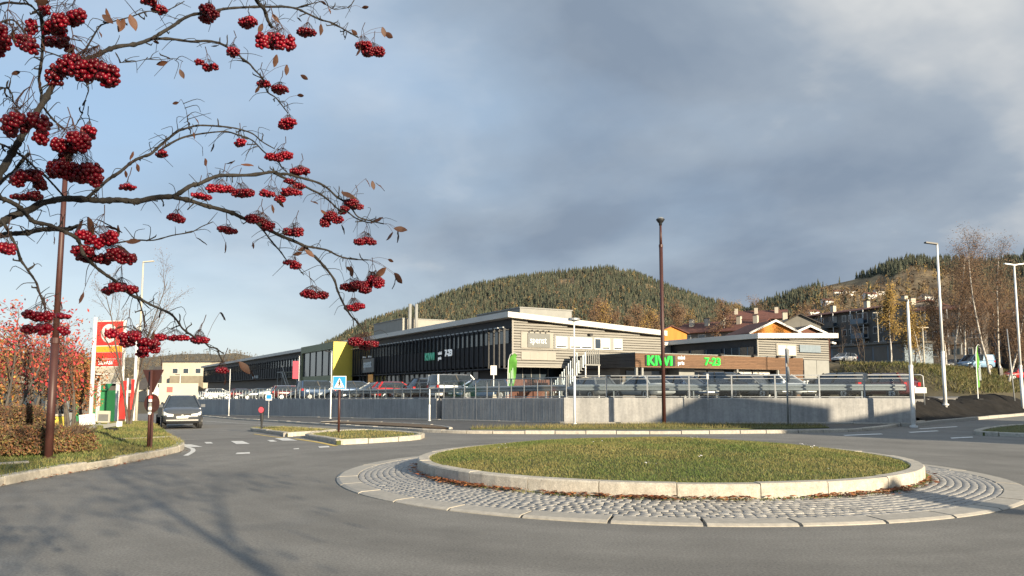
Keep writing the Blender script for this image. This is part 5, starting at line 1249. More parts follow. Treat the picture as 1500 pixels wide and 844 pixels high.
# the oncoming SUV and its trailer
sl = spot(267.5, 40, Hgt); hd = math.atan2(-.90, .40); sv = car('anthracite SUV with pale headlights driving towards the roundabout', sl, hd, 'suv', PT['anthracite'], None, 'suv', 'car')
MB().box(2.18, 2.335, -.72, .72, .44, .50).build('chrome_strip', M['chrome'], sv); MB().disc((2.315, 0, .68), (1, 0, 0), .07, .02, 12).build('badge', M['chrome'], sv)
for s in (-1, 1): MB().bar((2.28, s * .10, .60), (2.20, s * .60, .74), .03, .035).build('grille_bar', M['chrome'], sv)
hv = Vector((math.cos(hd), math.sin(hd), 0)); tp = Vector(sl) - hv * 4.9 + Vector((-hv.y, hv.x, 0)) * -.15
tr_ = thing('box_trailer', 'cream fronted box trailer with its side shade coloured black towed by the SUV', 'trailer', (tp.x, tp.y, Hgt(tp.x, tp.y)), hd)
MB().box(-1.6, 1.6, -1.0, 1.0, .55, 2.35).build('box', M['plastic'], tr_); MB().box(1.602, 1.64, -1.0, 1.0, .56, 2.40).build('front_panel', M['cream'], tr_)  # shade on the trailer side is put into the black box colour
MB().box(1.642, 1.65, -.6, -.3, 1.9, 2.2).build('red_mark', M['red'], tr_)
MB().bar((1.6, 0, .5), (2.7, 0, .5), .08, .08).build('drawbar', M['darksteel'], tr_)
for s in (-1, 1): MB().tube([(0, s * .86, .33), (0, s * 1.08, .33)], .33, 18).build('wheel', M['tyre'], tr_)
# cars in the car park
ang_r = math.atan2(EY.y, EY.x)
lots = [(941, 49, 'sedan', 'silver', 0, 'silver saloon parked left of the central brown lamp post behind the railing'), (1004, 48.5, 'sedan', 'blue', math.pi, 'dark blue saloon parked right of the central brown lamp post'), (1068, 49, 'suv', 'black', math.pi, 'black high car parked in front of the grocery doors'),
        (1105, 47.5, 'estate', 'grey', math.pi, 'grey estate parked beside the black high car'), (1147, 47, 'hatch', 'white', math.pi, 'white hatchback parked behind the yield sign post'), (1222, 46, 'estate', 'black', 0, 'black estate parked behind the right end of the railing'), (1288, 44.5, 'hatch', 'darkred', 0, 'dark red hatchback parked at the right end of the wall'),
        (862, 52, 'hatch', 'grey', 0, 'grey hatchback parked by the corner of the wall')]
for px, Y, sh, c, fl_, lab in lots: car(lab, spot(px, Y, PZ), ang_r + fl_ + R(random.uniform(-3, 3)), sh, PT[c], 'cars parked in front of the grocery')
lots2 = [(672, 58, 'van', 'white', 0, 'white van parked behind the railing left of the flag'), (700, 57, 'estate', 'blue', 3.14, 'blue estate parked beside the white van'), (640, 60, 'suv', 'black', 0, 'black SUV parked left of the white van'), (612, 61, 'hatch', 'anthracite', 3.14, 'anthracite hatchback parked right of the red hatchback'),
         (582, 63, 'hatch', 'red', 0, 'red hatchback parked between two dark cars'), (548, 66, 'estate', 'grey', 3.14, 'grey estate parked left of the red hatchback'), (525, 69, 'suv', 'blue', 0, 'dark blue SUV parked behind the crossing sign'), (500, 72, 'sedan', 'silver', 3.14, 'silver saloon parked behind the crossing sign'),
         (470, 76, 'van', 'blue', 0, 'dark blue van parked below the outside stair'), (452, 80, 'hatch', 'black', 3.14, 'black hatchback parked beside the blue van'), (430, 84, 'estate', 'darkred', 0, 'dark red estate parked under the pink banner'), (408, 90, 'suv', 'silver', 3.14, 'silver SUV parked left of the pink banner'),
         (398, 104, 'hatch', 'red', 0, 'bright red hatchback parked against the dark hall'), (378, 96, 'sedan', 'grey', 3.14, 'grey saloon in the long row of cars'), (360, 102, 'hatch', 'darkred', 0, 'dark red hatchback in the long row of cars'), (346, 108, 'estate', 'silver', 3.14, 'silver estate near the slender white lamp post'),
         (322, 116, 'suv', 'white', 0, 'white SUV near the end of the long wall'), (308, 124, 'hatch', 'grey', 3.14, 'grey hatchback near the end of the long wall'), (294, 132, 'sedan', 'white', 0, 'white saloon at the very end of the long wall')]
for px, Y, sh, c, fl_, lab in lots2: car(lab, spot(px, Y, PZ), A0 + fl_ + R(random.uniform(-4, 4)), sh, PT[c], 'cars parked along the long wall')
# vehicles on the upper street
car('pale blue panel van with white rear parked on the grass bank', spot(1430, 96, Ter), math.pi + R(12), 'van', PT['sky'], None, 'panel_van', 'van', True)
car('white estate parked on the bank beside the office block', spot(1238, 118, Ter), math.pi + R(35), 'estate', PT['white'], None)
car('red car parked at the end of the bank beside the flagpole', spot(1492, 96, Ter), math.pi + R(10), 'hatch', PT['red'], None)
car('grey car under the birches behind the blue van', spot(1400, 104, Ter), math.pi + R(15), 'sedan', PT['grey'], None)
# ================================================================== posts, lamps, signs
def post_lamp(name, label, base, h, r, m, head, collar=None, cat='lamp post', lean=(0, 0), arm=None):
    t = thing(name, label, cat, base)
    top = (lean[0] * h, lean[1] * h, h)
    c = collar or h * .5; cc = (lean[0] * c, lean[1] * c, c)
    MB().tube([(0, 0, -.3), cc], [r * 1.05, r], 12).build('lower_pole', m, t, True); MB().tube([cc, top], [r * .8, r * .62], 12).build('upper_pole', m, t, True)
    MB().tube([(cc[0], cc[1], c - .06), (cc[0], cc[1], c + .06)], r * 1.12, 12).build('collar', m, t)
    MB().tube([(0, 0, -.05), (0, 0, .03)], r * 1.9, 12).build('base_plate', m, t)
    if head == 'disc':
        hd_ = MB().tube([(top[0], top[1], h), (top[0], top[1], h + .10), (top[0], top[1], h + .16), (top[0], top[1], h + .26), (top[0], top[1], h + .30)], [r * .8, r * .9, .13, .20, .19], 18).build('lamp_head', M['darksteel'], t, True)
        MB().tube([(top[0], top[1], h + .302), (top[0], top[1], h + .37)], [.18, .10], 18).build('lamp_cap', M['galv'], t)
    elif head == 'flat':
        ax, ay = arm; L_ = math.hypot(ax, ay)
        MB().bar((top[0], top[1], h - .05), (top[0] + ax, top[1] + ay, h + .02), .22, .08).build('lamp_head', M['darksteel'] if m != M['cream'] else m, t)
    elif head == 'twin':
        for s in (-1, 1): MB().bar((top[0], top[1], h - .02), (top[0] + s * .7, top[1], h + .08), .2, .07).build('lamp_head', m, t)
    elif head == 'cap':
        MB().tube([(top[0], top[1], h), (top[0], top[1], h + .1)], [.30, .27], 16).build('lamp_head', M['galv'], t)
        MB().tube([(top[0], top[1], h - .06), (top[0], top[1], h - .002)], [r * .7, .2], 16).build('lamp_neck', M['galv'], t)
    return t
gp = G(973, 626); post_lamp('lamp_post', 'tall oxblood lamp post with disc head on the far verge', (gp.x, gp.y, gp.z + .12), 9.05, .085, M['brown'], 'disc', 8.1)
gp = G(70, 682); post_lamp('lamp_post', 'oxblood lamp post standing in the brown hedge', (gp.x, gp.y, lvz(gp.x, gp.y)), 6.6, .082, M['brown'], 'disc', 2.55, lean=(.004, 0))
q = P(1385, 593, 45); post_lamp('lamp_post', 'tall pale lamp post with black flat head rising from the black cloth', (q.x, q.y, .8), 9.45, .095, M['white_post'], 'flat', 3.0, arm=(-.75, -.1))
q = P(1338, 617, 34.0); post_lamp('lamp_post', 'shorter pale lamp post at the end of the sunlit wall', (q.x, q.y, .05), 5.55, .085, M['white_post'], 'flat', 2.6, arm=(-.35, .1))
q = P(1497, 572, 55); post_lamp('lamp_post', 'pale lamp post with two arms behind the black cloth', (q.x, q.y, Ter(q.x, q.y)), P(1490, 388, 55).z - Ter(q.x, q.y), .10, M['white_post'], 'twin', 3.5)
q = P(842, 622, 36.9); post_lamp('lamp_post', 'slim pale lamp post at the corner of the walls', (q.x, q.y, Hgt(q.x, q.y) + .1), 4.92, .055, M['white_post'], 'cap', 2.2)
for px, py, Y, h, lab, arm in [(484, 612.5, 57.5, 4.95, 'slim white lamp post in front of the long wall below the yellow portal', (-.5, 0)), (335, 609, 80, 4.8, 'slim white lamp post far along the long shaded wall', (-.4, 0)), (262, 603, 112, 5.6, 'small white lamp post at the end of the long wall', (-.7, 0)), (629, 618, 45.8, 1.95, 'low white bollard lamp beside the gap in the wall', (.25, .1))]:
    q = P(px, py, Y); post_lamp('lamp_post', lab, (q.x, q.y, Hgt(q.x, q.y) + .1), h, .05 if Y < 90 else .07, M['white_post'], 'flat', h * .45, arm=arm)
q = P(200, 600, 62); post_lamp('lamp_post', 'tall cream lamp post with short arm behind the birch', (q.x, q.y, Hgt(q.x, q.y)), P(198, 383, 62).z - Hgt(q.x, q.y), .10, M['cream'], 'flat', 4, arm=(.85, 0))
for px, Y, yt, lab in [(1356, 92, 478, 'thin pole with small lamp in front of the gable end of the flats'), (1290, 130, 457, 'thin pole with crossbar beside the flats')]:
    q = P(px, 572, Y); t = thing('utility_pole', lab, 'pole', (q.x, q.y, Ter(q.x, q.y))); hh_ = P(px, yt, Y).z - Ter(q.x, q.y)
    MB().tube([(0, 0, -.3), (0, 0, hh_)], [.10, .07], 8).build('pole', M['cream'], t); MB().bar((-.7, 0, hh_ - .15), (.7, 0, hh_ - .15), .08, .1).build('crossbar', M['cream'], t)
# flagpole, green feather flags
q = P(1487, 580, 57); t = thing('flagpole', 'thin bare flagpole beside the two armed lamp post', 'flagpole', (q.x, q.y, Ter(q.x, q.y)), 0); MB().tube([(0, 0, -.2), (-.3, 0, P(1483, 482, 57).z - Ter(q.x, q.y))], [.05, .035], 8).build('pole', M['galv'], t, True); MB().tube([(0, 0, 0), (0, 0, .08)], .1, 10).build('base', M['galv'], t)
def feather_flag(label, base, h, m, rz, w=.75):
    t = thing('feather_flag', label, 'flag', base, rz)
    pts = [(0, 0, 0), (0, 0, h * .6), (.04, 0, h * .85), (.16, 0, h * .97), (.42, 0, h * 1.02), (.62, 0, h)]
    MB().tube(pts, [.03, .025, .02, .016, .012, .01], 6).build('pole', M['white_post'], t); n = 14; vs = []; fs = []
    for i in range(n + 1):
        z = h * (.22 + .78 * i / n); x0 = .02 if z < h * .8 else .02 + .4 * ((z / h - .8) / .2) ** 2; ww = w * (.55 + .45 * math.sin(min(1, i / n * 1.15) * 1.6)) * (1 if i < n - 2 else .8)
        for k in range(5):
            u = k / 4; y = .07 * math.sin(i * .8 + u * 4); vs.append((x0 + (ww - x0 * .6) * u, y * u, z - (.25 * u * u if i == n else 0)))
    fs = [(i * 5 + k, i * 5 + k + 1, (i + 1) * 5 + k + 1, (i + 1) * 5 + k) for i in range(n) for k in range(4)]
    o = MB().add(vs + [(x, y + .012, z) for x, y, z in vs], fs + [tuple(reversed([a + len(vs) for a in f])) for f in fs]).build('cloth', m, t, True)
    for k in range(3): MB().box(.12 + .11 * k, .14 + .11 * k, -.085, -.07, h * .35, h * (.58 + .05 * k)).build('white_stripe', M['whitel'], t)
    MB().box(-.25, .25, -.2, .2, 0, .05).build('base', M['plastic'], t); return t
q = P(744, 583, 52); feather_flag('green feather flag with white stripes behind the railing corner', (q.x, q.y, PZ(q.x, q.y)), 3.1, M['flaggreen'], R(-10), .62)
q = P(1433, 590, 48); t = feather_flag('narrow green feather flag beyond the black cloth', (q.x, q.y, 1.05), 3.35, M['binGreen'] if False else M['flaggreen'], R(35), .34)
# parking board and small A-board in the car park
q = P(723, 583, 50); t = thing('parking_board', 'white parking notice on a thin pole behind the railing', 'sign', (q.x, q.y, PZ(q.x, q.y))); MB().tube([(0, 0, 0), (0, 0, 2.2)], .03, 8).build('pole', M['white_post'], t); MB().box(-.20, .20, -.05, -.03, 1.6, 2.2).build('board', M['whitep'], t)
q = P(725, 583, 49); t = thing('cone_marker', 'small cream wedge shaped marker behind the railing', 'marker', (q.x, q.y, PZ(q.x, q.y))); MB().prism([(-.16, 0, 0), (.16, 0, 0), (.05, 0, .34), (-.12, 0, .34)], (0, .2, 0)).build('wedge', M['cream'], t)
# yield sign and its partner seen from the side
q = G(1155, 627); sgn = thing('traffic_sign', 'grey post with triangular sign over a round sign in front of the sunlit wall', 'sign', (q.x, q.y, q.z + .1), R(62))
MB().tube([(0, 0, -.2), (0, 0, 3.35)], .04, 10).build('pole', M['galv'], sgn, True)
MB().prism([(-.40, -.06, 3.32), (.40, -.06, 3.32), (0, -.06, 2.62)], (0, -.02, 0)).build('yield_plate', M['galv'], sgn)
d_ = MB(); d_.disc((0, -.07, 2.22), (0, 1, 0), .34, .02, 24); d_.build('round_plate', M['galv'], sgn)
q = G(1038, 624.5); t = thing('marker_post', 'thin grey marker post in front of the sunlit wall', 'post', (q.x, q.y, q.z + .1)); MB().tube([(0, 0, -.1), (0, 0, 2.25)], .02, 8).build('pole', M['galv'], t); MB().box(-.05, .05, -.03, .03, 2.05, 2.3).build('head', M['galv'], t)
# sign with two plates outside the view on the right, shadow over the apron
t = thing('traffic_sign', 'sign post with round plate on the near right pavement', 'sign', (13.6, 1.2, 0), R(35)); MB().tube([(0, 0, -.2), (0, 0, 3.7)], .07, 10).build('pole', M['galv'], t); d_ = MB(); d_.disc((0, -.09, 3.3), (0, 1, 0), .4, .02, 24); d_.build('round_plate', M['galv'], t)
# backs of the yield and no-entry signs on the left verge
q = G(217, 657, .15); t = thing('traffic_sign', 'oxblood backs of a triangular and a round sign on the left verge', 'sign', (q.x, q.y, q.z), R(-18))
MB().tube([(0, 0, -.2), (0, 0, 1.98)], .037, 10).build('pole', M['brown'], t, True); MB().tube([(.09, .0, -.2), (.09, .0, .9)], .03, 8).build('back_stay', M['brown'], t)
MB().prism([(-.33, .05, 2.0), (.33, .05, 2.0), (.02, .05, 1.42), (-.02, .05, 1.42)], (0, .02, 0)).build('triangular_plate', M['brown'], t)
d_ = MB(); d_.disc((0, .06, 1.14), (0, 1, 0), .24, .02, 26); d_.build('round_plate', M['brown'], t)
for a, b, m_ in ((1.25, 1.33, 'red'), (1.18, 1.248, 'whitep'), (1.06, 1.15, 'signgrey'), (.98, 1.055, 'whitep'), (.92, .97, 'signgrey'), (.86, .915, 'whitep')): MB().tube([(0, 0, a), (0, 0, b)], .046, 10).build('sticker', M[m_], t)
# pedestrian crossing sign
q = G(496, 633.5, .13); t = thing('crossing_sign', 'blue pedestrian crossing sign on an oxblood post', 'sign', (q.x, q.y, q.z), R(6)); u_ = q.y / F
MB().tube([(0, 0, -.2), (0, 0, 80 * u_)], .045, 10).build('pole', M['brown'], t, True); s_ = 19.5 * u_; z0 = 62.0 * u_
pb = MB().box(-s_ / 2, s_ / 2, -.075, -.055, z0, z0 + s_).build('plate', M['whitep'], t); MB().box(-s_ * .46, s_ * .46, -.079, -.0755, z0 + s_ * .04, z0 + s_ * .96).build('blue_field', M['blue'], pb)
MB().prism([(-s_ * .38, -.083, z0 + s_ * .13), (s_ * .38, -.083, z0 + s_ * .13), (0, -.083, z0 + s_ * .86)], (0, .0035, 0)).build('white_triangle', M['whitep'], pb)
fg = MB(); zz_ = lambda a: z0 + s_ * a; Y_ = -.086
fg.disc((0, Y_, zz_(.66)), (0, 1, 0), s_ * .05, .004, 12); fg.bar((0, Y_, zz_(.60)), (0, Y_, zz_(.38)), .004, s_ * .10, (1, 0, 0)); fg.bar((0, Y_, zz_(.40)), (-s_ * .11, Y_, zz_(.17)), .004, s_ * .05, (1, 0, 0)); fg.bar((0, Y_, zz_(.40)), (s_ * .10, Y_, zz_(.17)), .004, s_ * .05, (1, 0, 0))
fg.bar((0, Y_, zz_(.55)), (-s_ * .10, Y_, zz_(.42)), .004, s_ * .035, (1, 0, 0)); fg.bar((0, Y_, zz_(.55)), (s_ * .10, Y_, zz_(.42)), .004, s_ * .035, (1, 0, 0)); fg.build('walking_figure', M['plastic'], pb)
for k in (-1, 1):
    MB().box(s_ * .24 * k - s_ * .09, s_ * .24 * k + s_ * .09, -.0865, -.0835, zz_(.145), zz_(.17)).build('crossing_bar', M['plastic'], pb)
q = G(383, 629, .13); t = thing('keep_right_sign', 'small red disc sign on a dark sleeve at the island end', 'sign', (q.x, q.y, q.z), R(-15)); u_ = q.y / F
MB().tube([(0, 0, -.1), (0, 0, 20 * u_)], .04, 10).build('pole', M['darksteel'], t); MB().tube([(0, 0, 12 * u_), (0, 0, 24 * u_)], .065, 10).build('sleeve', M['darksteel'], t)
d_ = MB(); d_.disc((0, -.05, 28 * u_), (0, 1, 0), 5.2 * u_, .02, 22); d_.build('disc', M['brown'], t); d_ = MB(); d_.disc((0, -.07, 28 * u_), (0, 1, 0), 4.3 * u_, .015, 22); d_.build('reflector', M['darkred_sign'] if 'darkred_sign' in M else M['pink'], t)
for px, Y, py, lab in [(277, 92, 590, 'small blue sign in front of the long wall beyond the SUV'), (394, 64, 584, 'small blue and white sign fixed in front of the long wall')]:
    q = P(px, py, Y); t = thing('small_sign', lab, 'sign', (q.x, q.y, Hgt(q.x, q.y) + .1)); h_ = q.z - Hgt(q.x, q.y); MB().tube([(0, 0, -.1), (0, 0, h_)], .03, 8).build('pole', M['galv'], t); MB().box(-.26, .26, -.05, -.03, h_ - .25, h_ + .25).build('plate', M['whitep'], t); MB().box(-.20, .20, -.056, -.0505, h_ - .12, h_ + .2).build('blue_field', M['blue'], t)
# pink banner on its pole near the portal
q = P(437, 583, 92); t = thing('banner', 'pink vertical banner on a pole left of the yellow portal', 'banner', (q.x, q.y, PZ(q.x, q.y))); zt_ = P(437, 529, 92).z - PZ(q.x, q.y); zb_ = P(437, 555, 92).z - PZ(q.x, q.y)
MB().tube([(0, 0, -.1), (0, 0, zt_ + .6)], .06, 8).build('pole', M['galv'], t); MB().box(-.75, -.06, -.02, .02, zb_, zt_).build('cloth', M['pink'], t)
# ================================================================== petrol station things
q = P(157, 600, 38); tz = Hgt(q.x, q.y); tot = thing('price_totem', 'red petrol price totem with white circle emblem', 'sign', (q.x, q.y, tz), R(-14)); zz_ = lambda y: P(157, y, 38).z - tz
w2 = .80
MB().box(-w2, w2, -.10, .10, zz_(562), zz_(470)).build('frame', M['whitep'], tot)
fc = lambda nm, y0, y1, m, x0=-w2 + .02, x1=w2 - .02, par=None: MB().box(x0, x1, -.118, -.102, zz_(y1), zz_(y0)).build(nm, m, par or tot)
top = fc('emblem_panel', 471.5, 506, M['red']); cz = (zz_(471.5) + zz_(506)) / 2
pts = [(math.cos(a) * .46, -.130, cz + math.sin(a) * .46) for a in np.linspace(R(35), R(325), 28)] + [(.05, -.130, cz - .02)]
MB().prism(pts, (0, .01, 0)).build('white_emblem', M['whitep'], top)
kk = MB(); kk.bar((-.20, -.137, cz - .26), (-.20, -.137, cz + .26), .006, .10, (1, 0, 0)); kk.bar((-.15, -.137, cz), (.12, -.137, cz + .26), .006, .10, (1, 0, 0)); kk.bar((-.15, -.137, cz), (.12, -.137, cz - .26), .006, .10, (1, 0, 0)); kk.build('red_letter', M['red'], top)
fc('orange_band', 507.5, 516, M['orange']); fc('red_band', 516.5, 525.5, M['red']); wb_ = fc('wash_panel', 526.5, 536.5, M['red'])
text('lettering', 'BILVASK', .25, M['whitel'], wb_, Matrix.Translation((-.56, -.125, zz_(534))) @ FACE_Y, .01, .98, .004)
fc('price_panel', 538, 547, M['cream']); fc('price_panel', 548.5, 560, M['cream'], -w2 + .42); pb_ = fc('parking_panel', 549, 559, M['plastic'], -w2 + .07, -w2 + .38)
text('lettering', 'P', .28, M['whitel'], pb_, Matrix.Translation((-w2 + .14, -.125, zz_(557))) @ FACE_Y, .01, 1)
for s in (-1, 1): MB().box(s * .55 - .07, s * .55 + .07, -.05, .05, -.3, zz_(562.3)).build('leg', M['white_post'], tot)
q = P(131, 640, 31); MBt = thing('flagpole', 'pale pole beside the petrol price totem', 'flagpole', (q.x, q.y, lvz(q.x, q.y))); MB().tube([(0, 0, -.2), (0, 0, P(133, 465, 31).z - lvz(q.x, q.y))], [.085, .07], 12).build('pole', M['white_post'], MBt, True); MB().tube([(0, 0, 0), (0, 0, .1)], .16, 12).build('base', M['galv'], MBt)
q = P(194, 640, 45); MBt = thing('flagpole', 'second pale pole seen through the birch twigs', 'flagpole', (q.x, q.y, Hgt(q.x, q.y))); MB().tube([(0, 0, -.2), (0, 0, P(193, 465, 45).z)], [.09, .07], 12).build('pole', M['white_post'], MBt, True); MB().tube([(0, 0, 0), (0, 0, .1)], .16, 12).build('base', M['galv'], MBt)
def banner(px, Y, y0, y1, wpx, lab, m):
    q = P(px, 600, Y); z = Hgt(q.x, q.y); t = thing('banner', lab, 'banner', (q.x, q.y, z)); w_ = wpx * Y / F; vs = []; n = 8
    for i in range(n + 1):
        zz__ = P(px, y0 + (y1 - y0) * i / n, Y).z - z
        for k in range(4): vs.append((w_ * (k / 3 - .5), .05 * math.sin(i * .9 + k), zz__))
    fs = [(i * 4 + k, i * 4 + k + 1, i * 4 + k + 5, i * 4 + k + 4) for i in range(n) for k in range(3)]; o = len(vs)
    MB().add(vs + [(a, b + .015, c) for a, b, c in vs], fs + [tuple(reversed([j + o for j in f])) for f in fs]).build('cloth', m, t, True)
    MB().tube([(w_ / 2 + .04, 0, 0), (w_ / 2 + .04, 0, P(px, y0 - 4, Y).z - z)], .04, 8).build('pole', M['white_post'], t)
banner(179, 36, 558, 614, 10, 'red banner hanging below the price totem', M['red']); banner(193, 44, 556, 600, 5, 'narrow red banner behind the birch trunks', M['red'])
def board(px, Y, x0, x1, y0, y1, lab, m, tilt, inner=None):
    q = P(px, y1, Y); z = lvz(q.x, q.y); t = thing('notice_board', lab, 'board', (q.x, q.y, z)); w_ = (x1 - x0) * Y / F; z1 = P(px, y0, Y).z - z; z0 = max(.12, P(px, y1, Y).z - z)
    o = MB().box(-w_ / 2, w_ / 2, -.03, .03, z0, z1).build('board', m, t); o.rotation_euler = (0, tilt, 0)
    if inner: MB().box(-w_ * .40, w_ * .40, -.036, -.031, z0 + (z1 - z0) * .12, z0 + (z1 - z0) * .72).build('poster', inner, o)
    for s in (-1, 1): MB().box(s * w_ * .36 - .03, s * w_ * .36 + .03, .031, .08, -.2, z1 * .9).build('leg', M['galv'], t)
    MB().box(-w_ * .4, w_ * .4, -.2, .2, -.02, .06).build('foot', M['gpanel'], t)
board(128, 27.5, 116.5, 138.5, 607, 634, 'tilted white notice board on the verge by the hedge', M['hiwhite'], R(-6))
board(151, 30, 142, 160, 602, 626, 'cream framed notice board with grey poster on the verge', M['cream'], R(1), M['signgrey'])
q = P(100, 628, 27); t = thing('utility_cabinet', 'small grey green utility cabinet behind the hedge', 'cabinet', (q.x, q.y, lvz(q.x, q.y))); MB().chbox(-.14, .14, -.1, .1, 0, .55, .03).build('box', M['gpanel'], t); MB().box(-.12, .12, -.106, -.101, .05, .5).build('door', M['galv'], t)
q = P(96, 620, 28.5); t = thing('marker_post', 'grey post standing next to the utility cabinet', 'post', (q.x, q.y, lvz(q.x, q.y))); MB().box(-.07, .07, -.05, .05, 0, P(96, 590, 28.5).z - lvz(q.x, q.y)).build('post', M['galv'], t); MB().box(-.08, .08, -.06, .06, P(96, 590, 28.5).z - lvz(q.x, q.y), P(96, 588, 28.5).z - lvz(q.x, q.y)).build('cap', M['gpanel'], t)
q = P(82, 620, 26); t = thing('grit_bin', 'small yellow and white box behind the lamp post', 'bin', (q.x, q.y, lvz(q.x, q.y))); MB().chbox(-.2, .2, -.15, .15, 0, .45, .04).build('bin', M['yellow'], t); MB().box(-.21, .21, -.16, .16, .452, .52).build('lid', M['cream'], t)
q = P(166, 641, 27); t = thing('ground_floodlight', 'small grey floodlight lying in the verge grass', 'light', (q.x, q.y, lvz(q.x, q.y))); MB().bar((-.30, 0, .14), (.14, -.02, .22), .22, .12).build('housing', M['gpanel'], t); MB().box(.15, .24, -.12, .10, .14, .32).build('lens', M['lamp'], t); MB().box(-.2, .1, -.06, .06, -.05, .1).build('foot', M['darksteel'], t)
q = P(128, 610, 52); z = Hgt(q.x, q.y); t = thing('kiosk', 'green painted kiosk behind the petrol totem', 'kiosk', (q.x, q.y, z), R(10)); hz_ = P(128, 572, 52).z - z
MB().box(-.9, 1.1, 0, 2, -.2, hz_).build('wall', M['binGreen'], t); MB().prism([(-1.1, -.3, hz_), (1.3, -.3, hz_), (1.3, 1.0, hz_ + .7), (-1.1, 1.0, hz_ + .7)], (0, 0, .08)).build('roof', M['binGreen'], t); MB().box(-.4, .3, -.03, -.002, 0, 1.5).build('door', M['darkwall'], t)
q = P(150, 612, 58); z = Hgt(q.x, q.y); t = thing('timber_shelter', 'brown timber shelter behind the notice boards', 'shelter', (q.x, q.y, z), R(4)); MB().box(-1.2, 1.0, .5, 2.5, 0, 1.9).build('wall', M['brick'], t); MB().box(-1.4, 1.2, -.3, 2.8, 1.92, 2.15).build('roof', M['darkwall'], t)
for s in (-1, 1): MB().box(s * .9 - .08, s * .9 + .08, 0, .16, 0, 1.9).build('post', M['brick'], t)
q = P(60, 600, 60); z = Hgt(q.x, q.y); t = thing('station_shop', 'low dark petrol station shop behind the rowans', 'building', (q.x, q.y, z), R(6)); MB().box(-9, 3.2, 0, 8, -.3, 3.0).build('wall', M['darkwall'], t); MB().box(-9.4, 3.6, -.6, 8.4, 3.02, 3.5).build('roof', M['greywall'], t)
for i in range(5): MB().box(-8 + i * 2.2, -6.3 + i * 2.2, -.05, -.002, .4, 2.4).build('window', M['pane'], t)
# low fence and bollards on the upper street
q = spot(1467, 94, Ter); t = thing('street_cabinet', 'dark street cabinet with white cap right of the blue van', 'cabinet', q); MB().box(-.2, .2, -.2, .2, -.1, 1.05).build('box', M['darksteel'], t); MB().tube([(0, 0, 1.05), (0, 0, 1.3)], [.14, .1], 10).build('cap', M['whitep'], t)
# ================================================================== rowan branches overhead
rng = random.Random(11)
ROOT = Vector((-2.55, 1.15, 0)); row_t = thing('rowan_tree', 'near rowan with bare branches and heavy clusters of red berries', 'tree', tuple(ROOT))
def DEP(x, y): return 1.50 + .00185 * x + .0003 * (y - 250)
def W3(x, y, dd_=0): return P(x, y, DEP(x, y) + dd_) - ROOT
wood = MB()
def limb(pts, px0, px1, start=None, dd=0, name=None):
    """pts in sight-line pixels, px0/px1 thickness at both ends"""
    kn = []
    for (xa, ya), (xb, yb) in zip(pts, pts[1:]): kn += [(xa, ya), ((xa + xb) / 2 + rng.uniform(-2.2, 2.2), (ya + yb) / 2 + rng.uniform(-2.2, 2.2))]
    ln = smooth_line([W3(x, y, dd + rng.uniform(-.02, .02)) for x, y in kn + [pts[-1]]], 5); n = len(ln); rad = []
    for i in range(n):
        t = i / (n - 1); x, y = pts[min(len(pts) - 1, int(t * (len(pts) - 1)))]
        rad.append((px0 + (px1 - px0) * t) * .92 * DEP(x, y) / F / 2 * rng.uniform(.86, 1.12) * (1.28 if i % 8 == 4 else 1))
    if start:
        pre = [Vector(s) for s in start]; ln = smooth_line(pre + [ln[0]], 5)[:-1] + ln; rad = [rad[0] * (1.6 - .6 * k / (len(ln) - n)) for k in range(len(ln) - n)] + rad
    wood.tube(ln, rad, 7 if px0 > 4 else 5)
    return pts
J1 = Vector((0, 0, 1.15)); J2 = Vector((.05, .1, 1.55)); J3 = Vector((.15, .15, 1.95))
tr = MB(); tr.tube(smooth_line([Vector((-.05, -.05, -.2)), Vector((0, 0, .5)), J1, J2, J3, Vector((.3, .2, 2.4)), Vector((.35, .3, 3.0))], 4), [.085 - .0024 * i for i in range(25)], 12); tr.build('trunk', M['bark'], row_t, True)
BR = []
BR.append(limb([(-40, 330), (-10, 268), (17, 225), (34, 196), (60, 155), (80, 118), (98, 95), (140, 82), (175, 68), (222, 57)], 13, 6, [J2, J2 + Vector((.6, .2, .12))]))
BR.append(limb([(222, 57), (255, 37), (285, 21), (330, 13), (400, 10), (435, 13), (470, 29), (500, 41), (525, 55)], 5.5, 2.2))
BR.append(limb([(222, 57), (280, 61), (320, 63), (345, 75), (365, 93), (384, 114), (392, 135), (412, 153), (422, 166)], 4.5, 1.6))
BR.append(limb([(52, -30), (56, 0), (62, 40), (62, 75), (57, 118), (60, 150), (75, 172), (95, 190)], 6.5, 3, None, .03))
BR.append(limb([(-30, 345), (0, 328), (30, 312), (60, 298), (95, 291), (150, 294), (200, 295), (255, 288)], 12, 9, [J2, J2 + Vector((.7, .2, .1))]))
BR.append(limb([(255, 288), (280, 272), (305, 263), (330, 257), (400, 252), (420, 255), (450, 263), (480, 276), (505, 296), (525, 318), (562, 328)], 7.5, 1.8))
BR.append(limb([(398, 252), (440, 270), (470, 285), (495, 306), (520, 319), (545, 327)], 4, 2, None, .02))
BR.append(limb([(255, 289), (300, 301), (340, 312), (375, 325), (410, 345), (447, 361)], 7.5, 5))
BR.append(limb([(447, 361), (480, 367), (505, 378), (540, 381)], 4, 2))
BR.append(limb([(447, 361), (470, 385), (490, 411), (503, 445), (515, 464), (530, 480), (534, 494)], 4.5, 1.8))
BR.append(limb([(375, 327), (395, 350), (412, 370), (426, 388), (445, 403)], 3, 1.5))
BR.append(limb([(-30, 350), (0, 345), (40, 341), (80, 336), (115, 331)], 10, 7, [J2, J2 + Vector((.7, .2, .05))], .06))
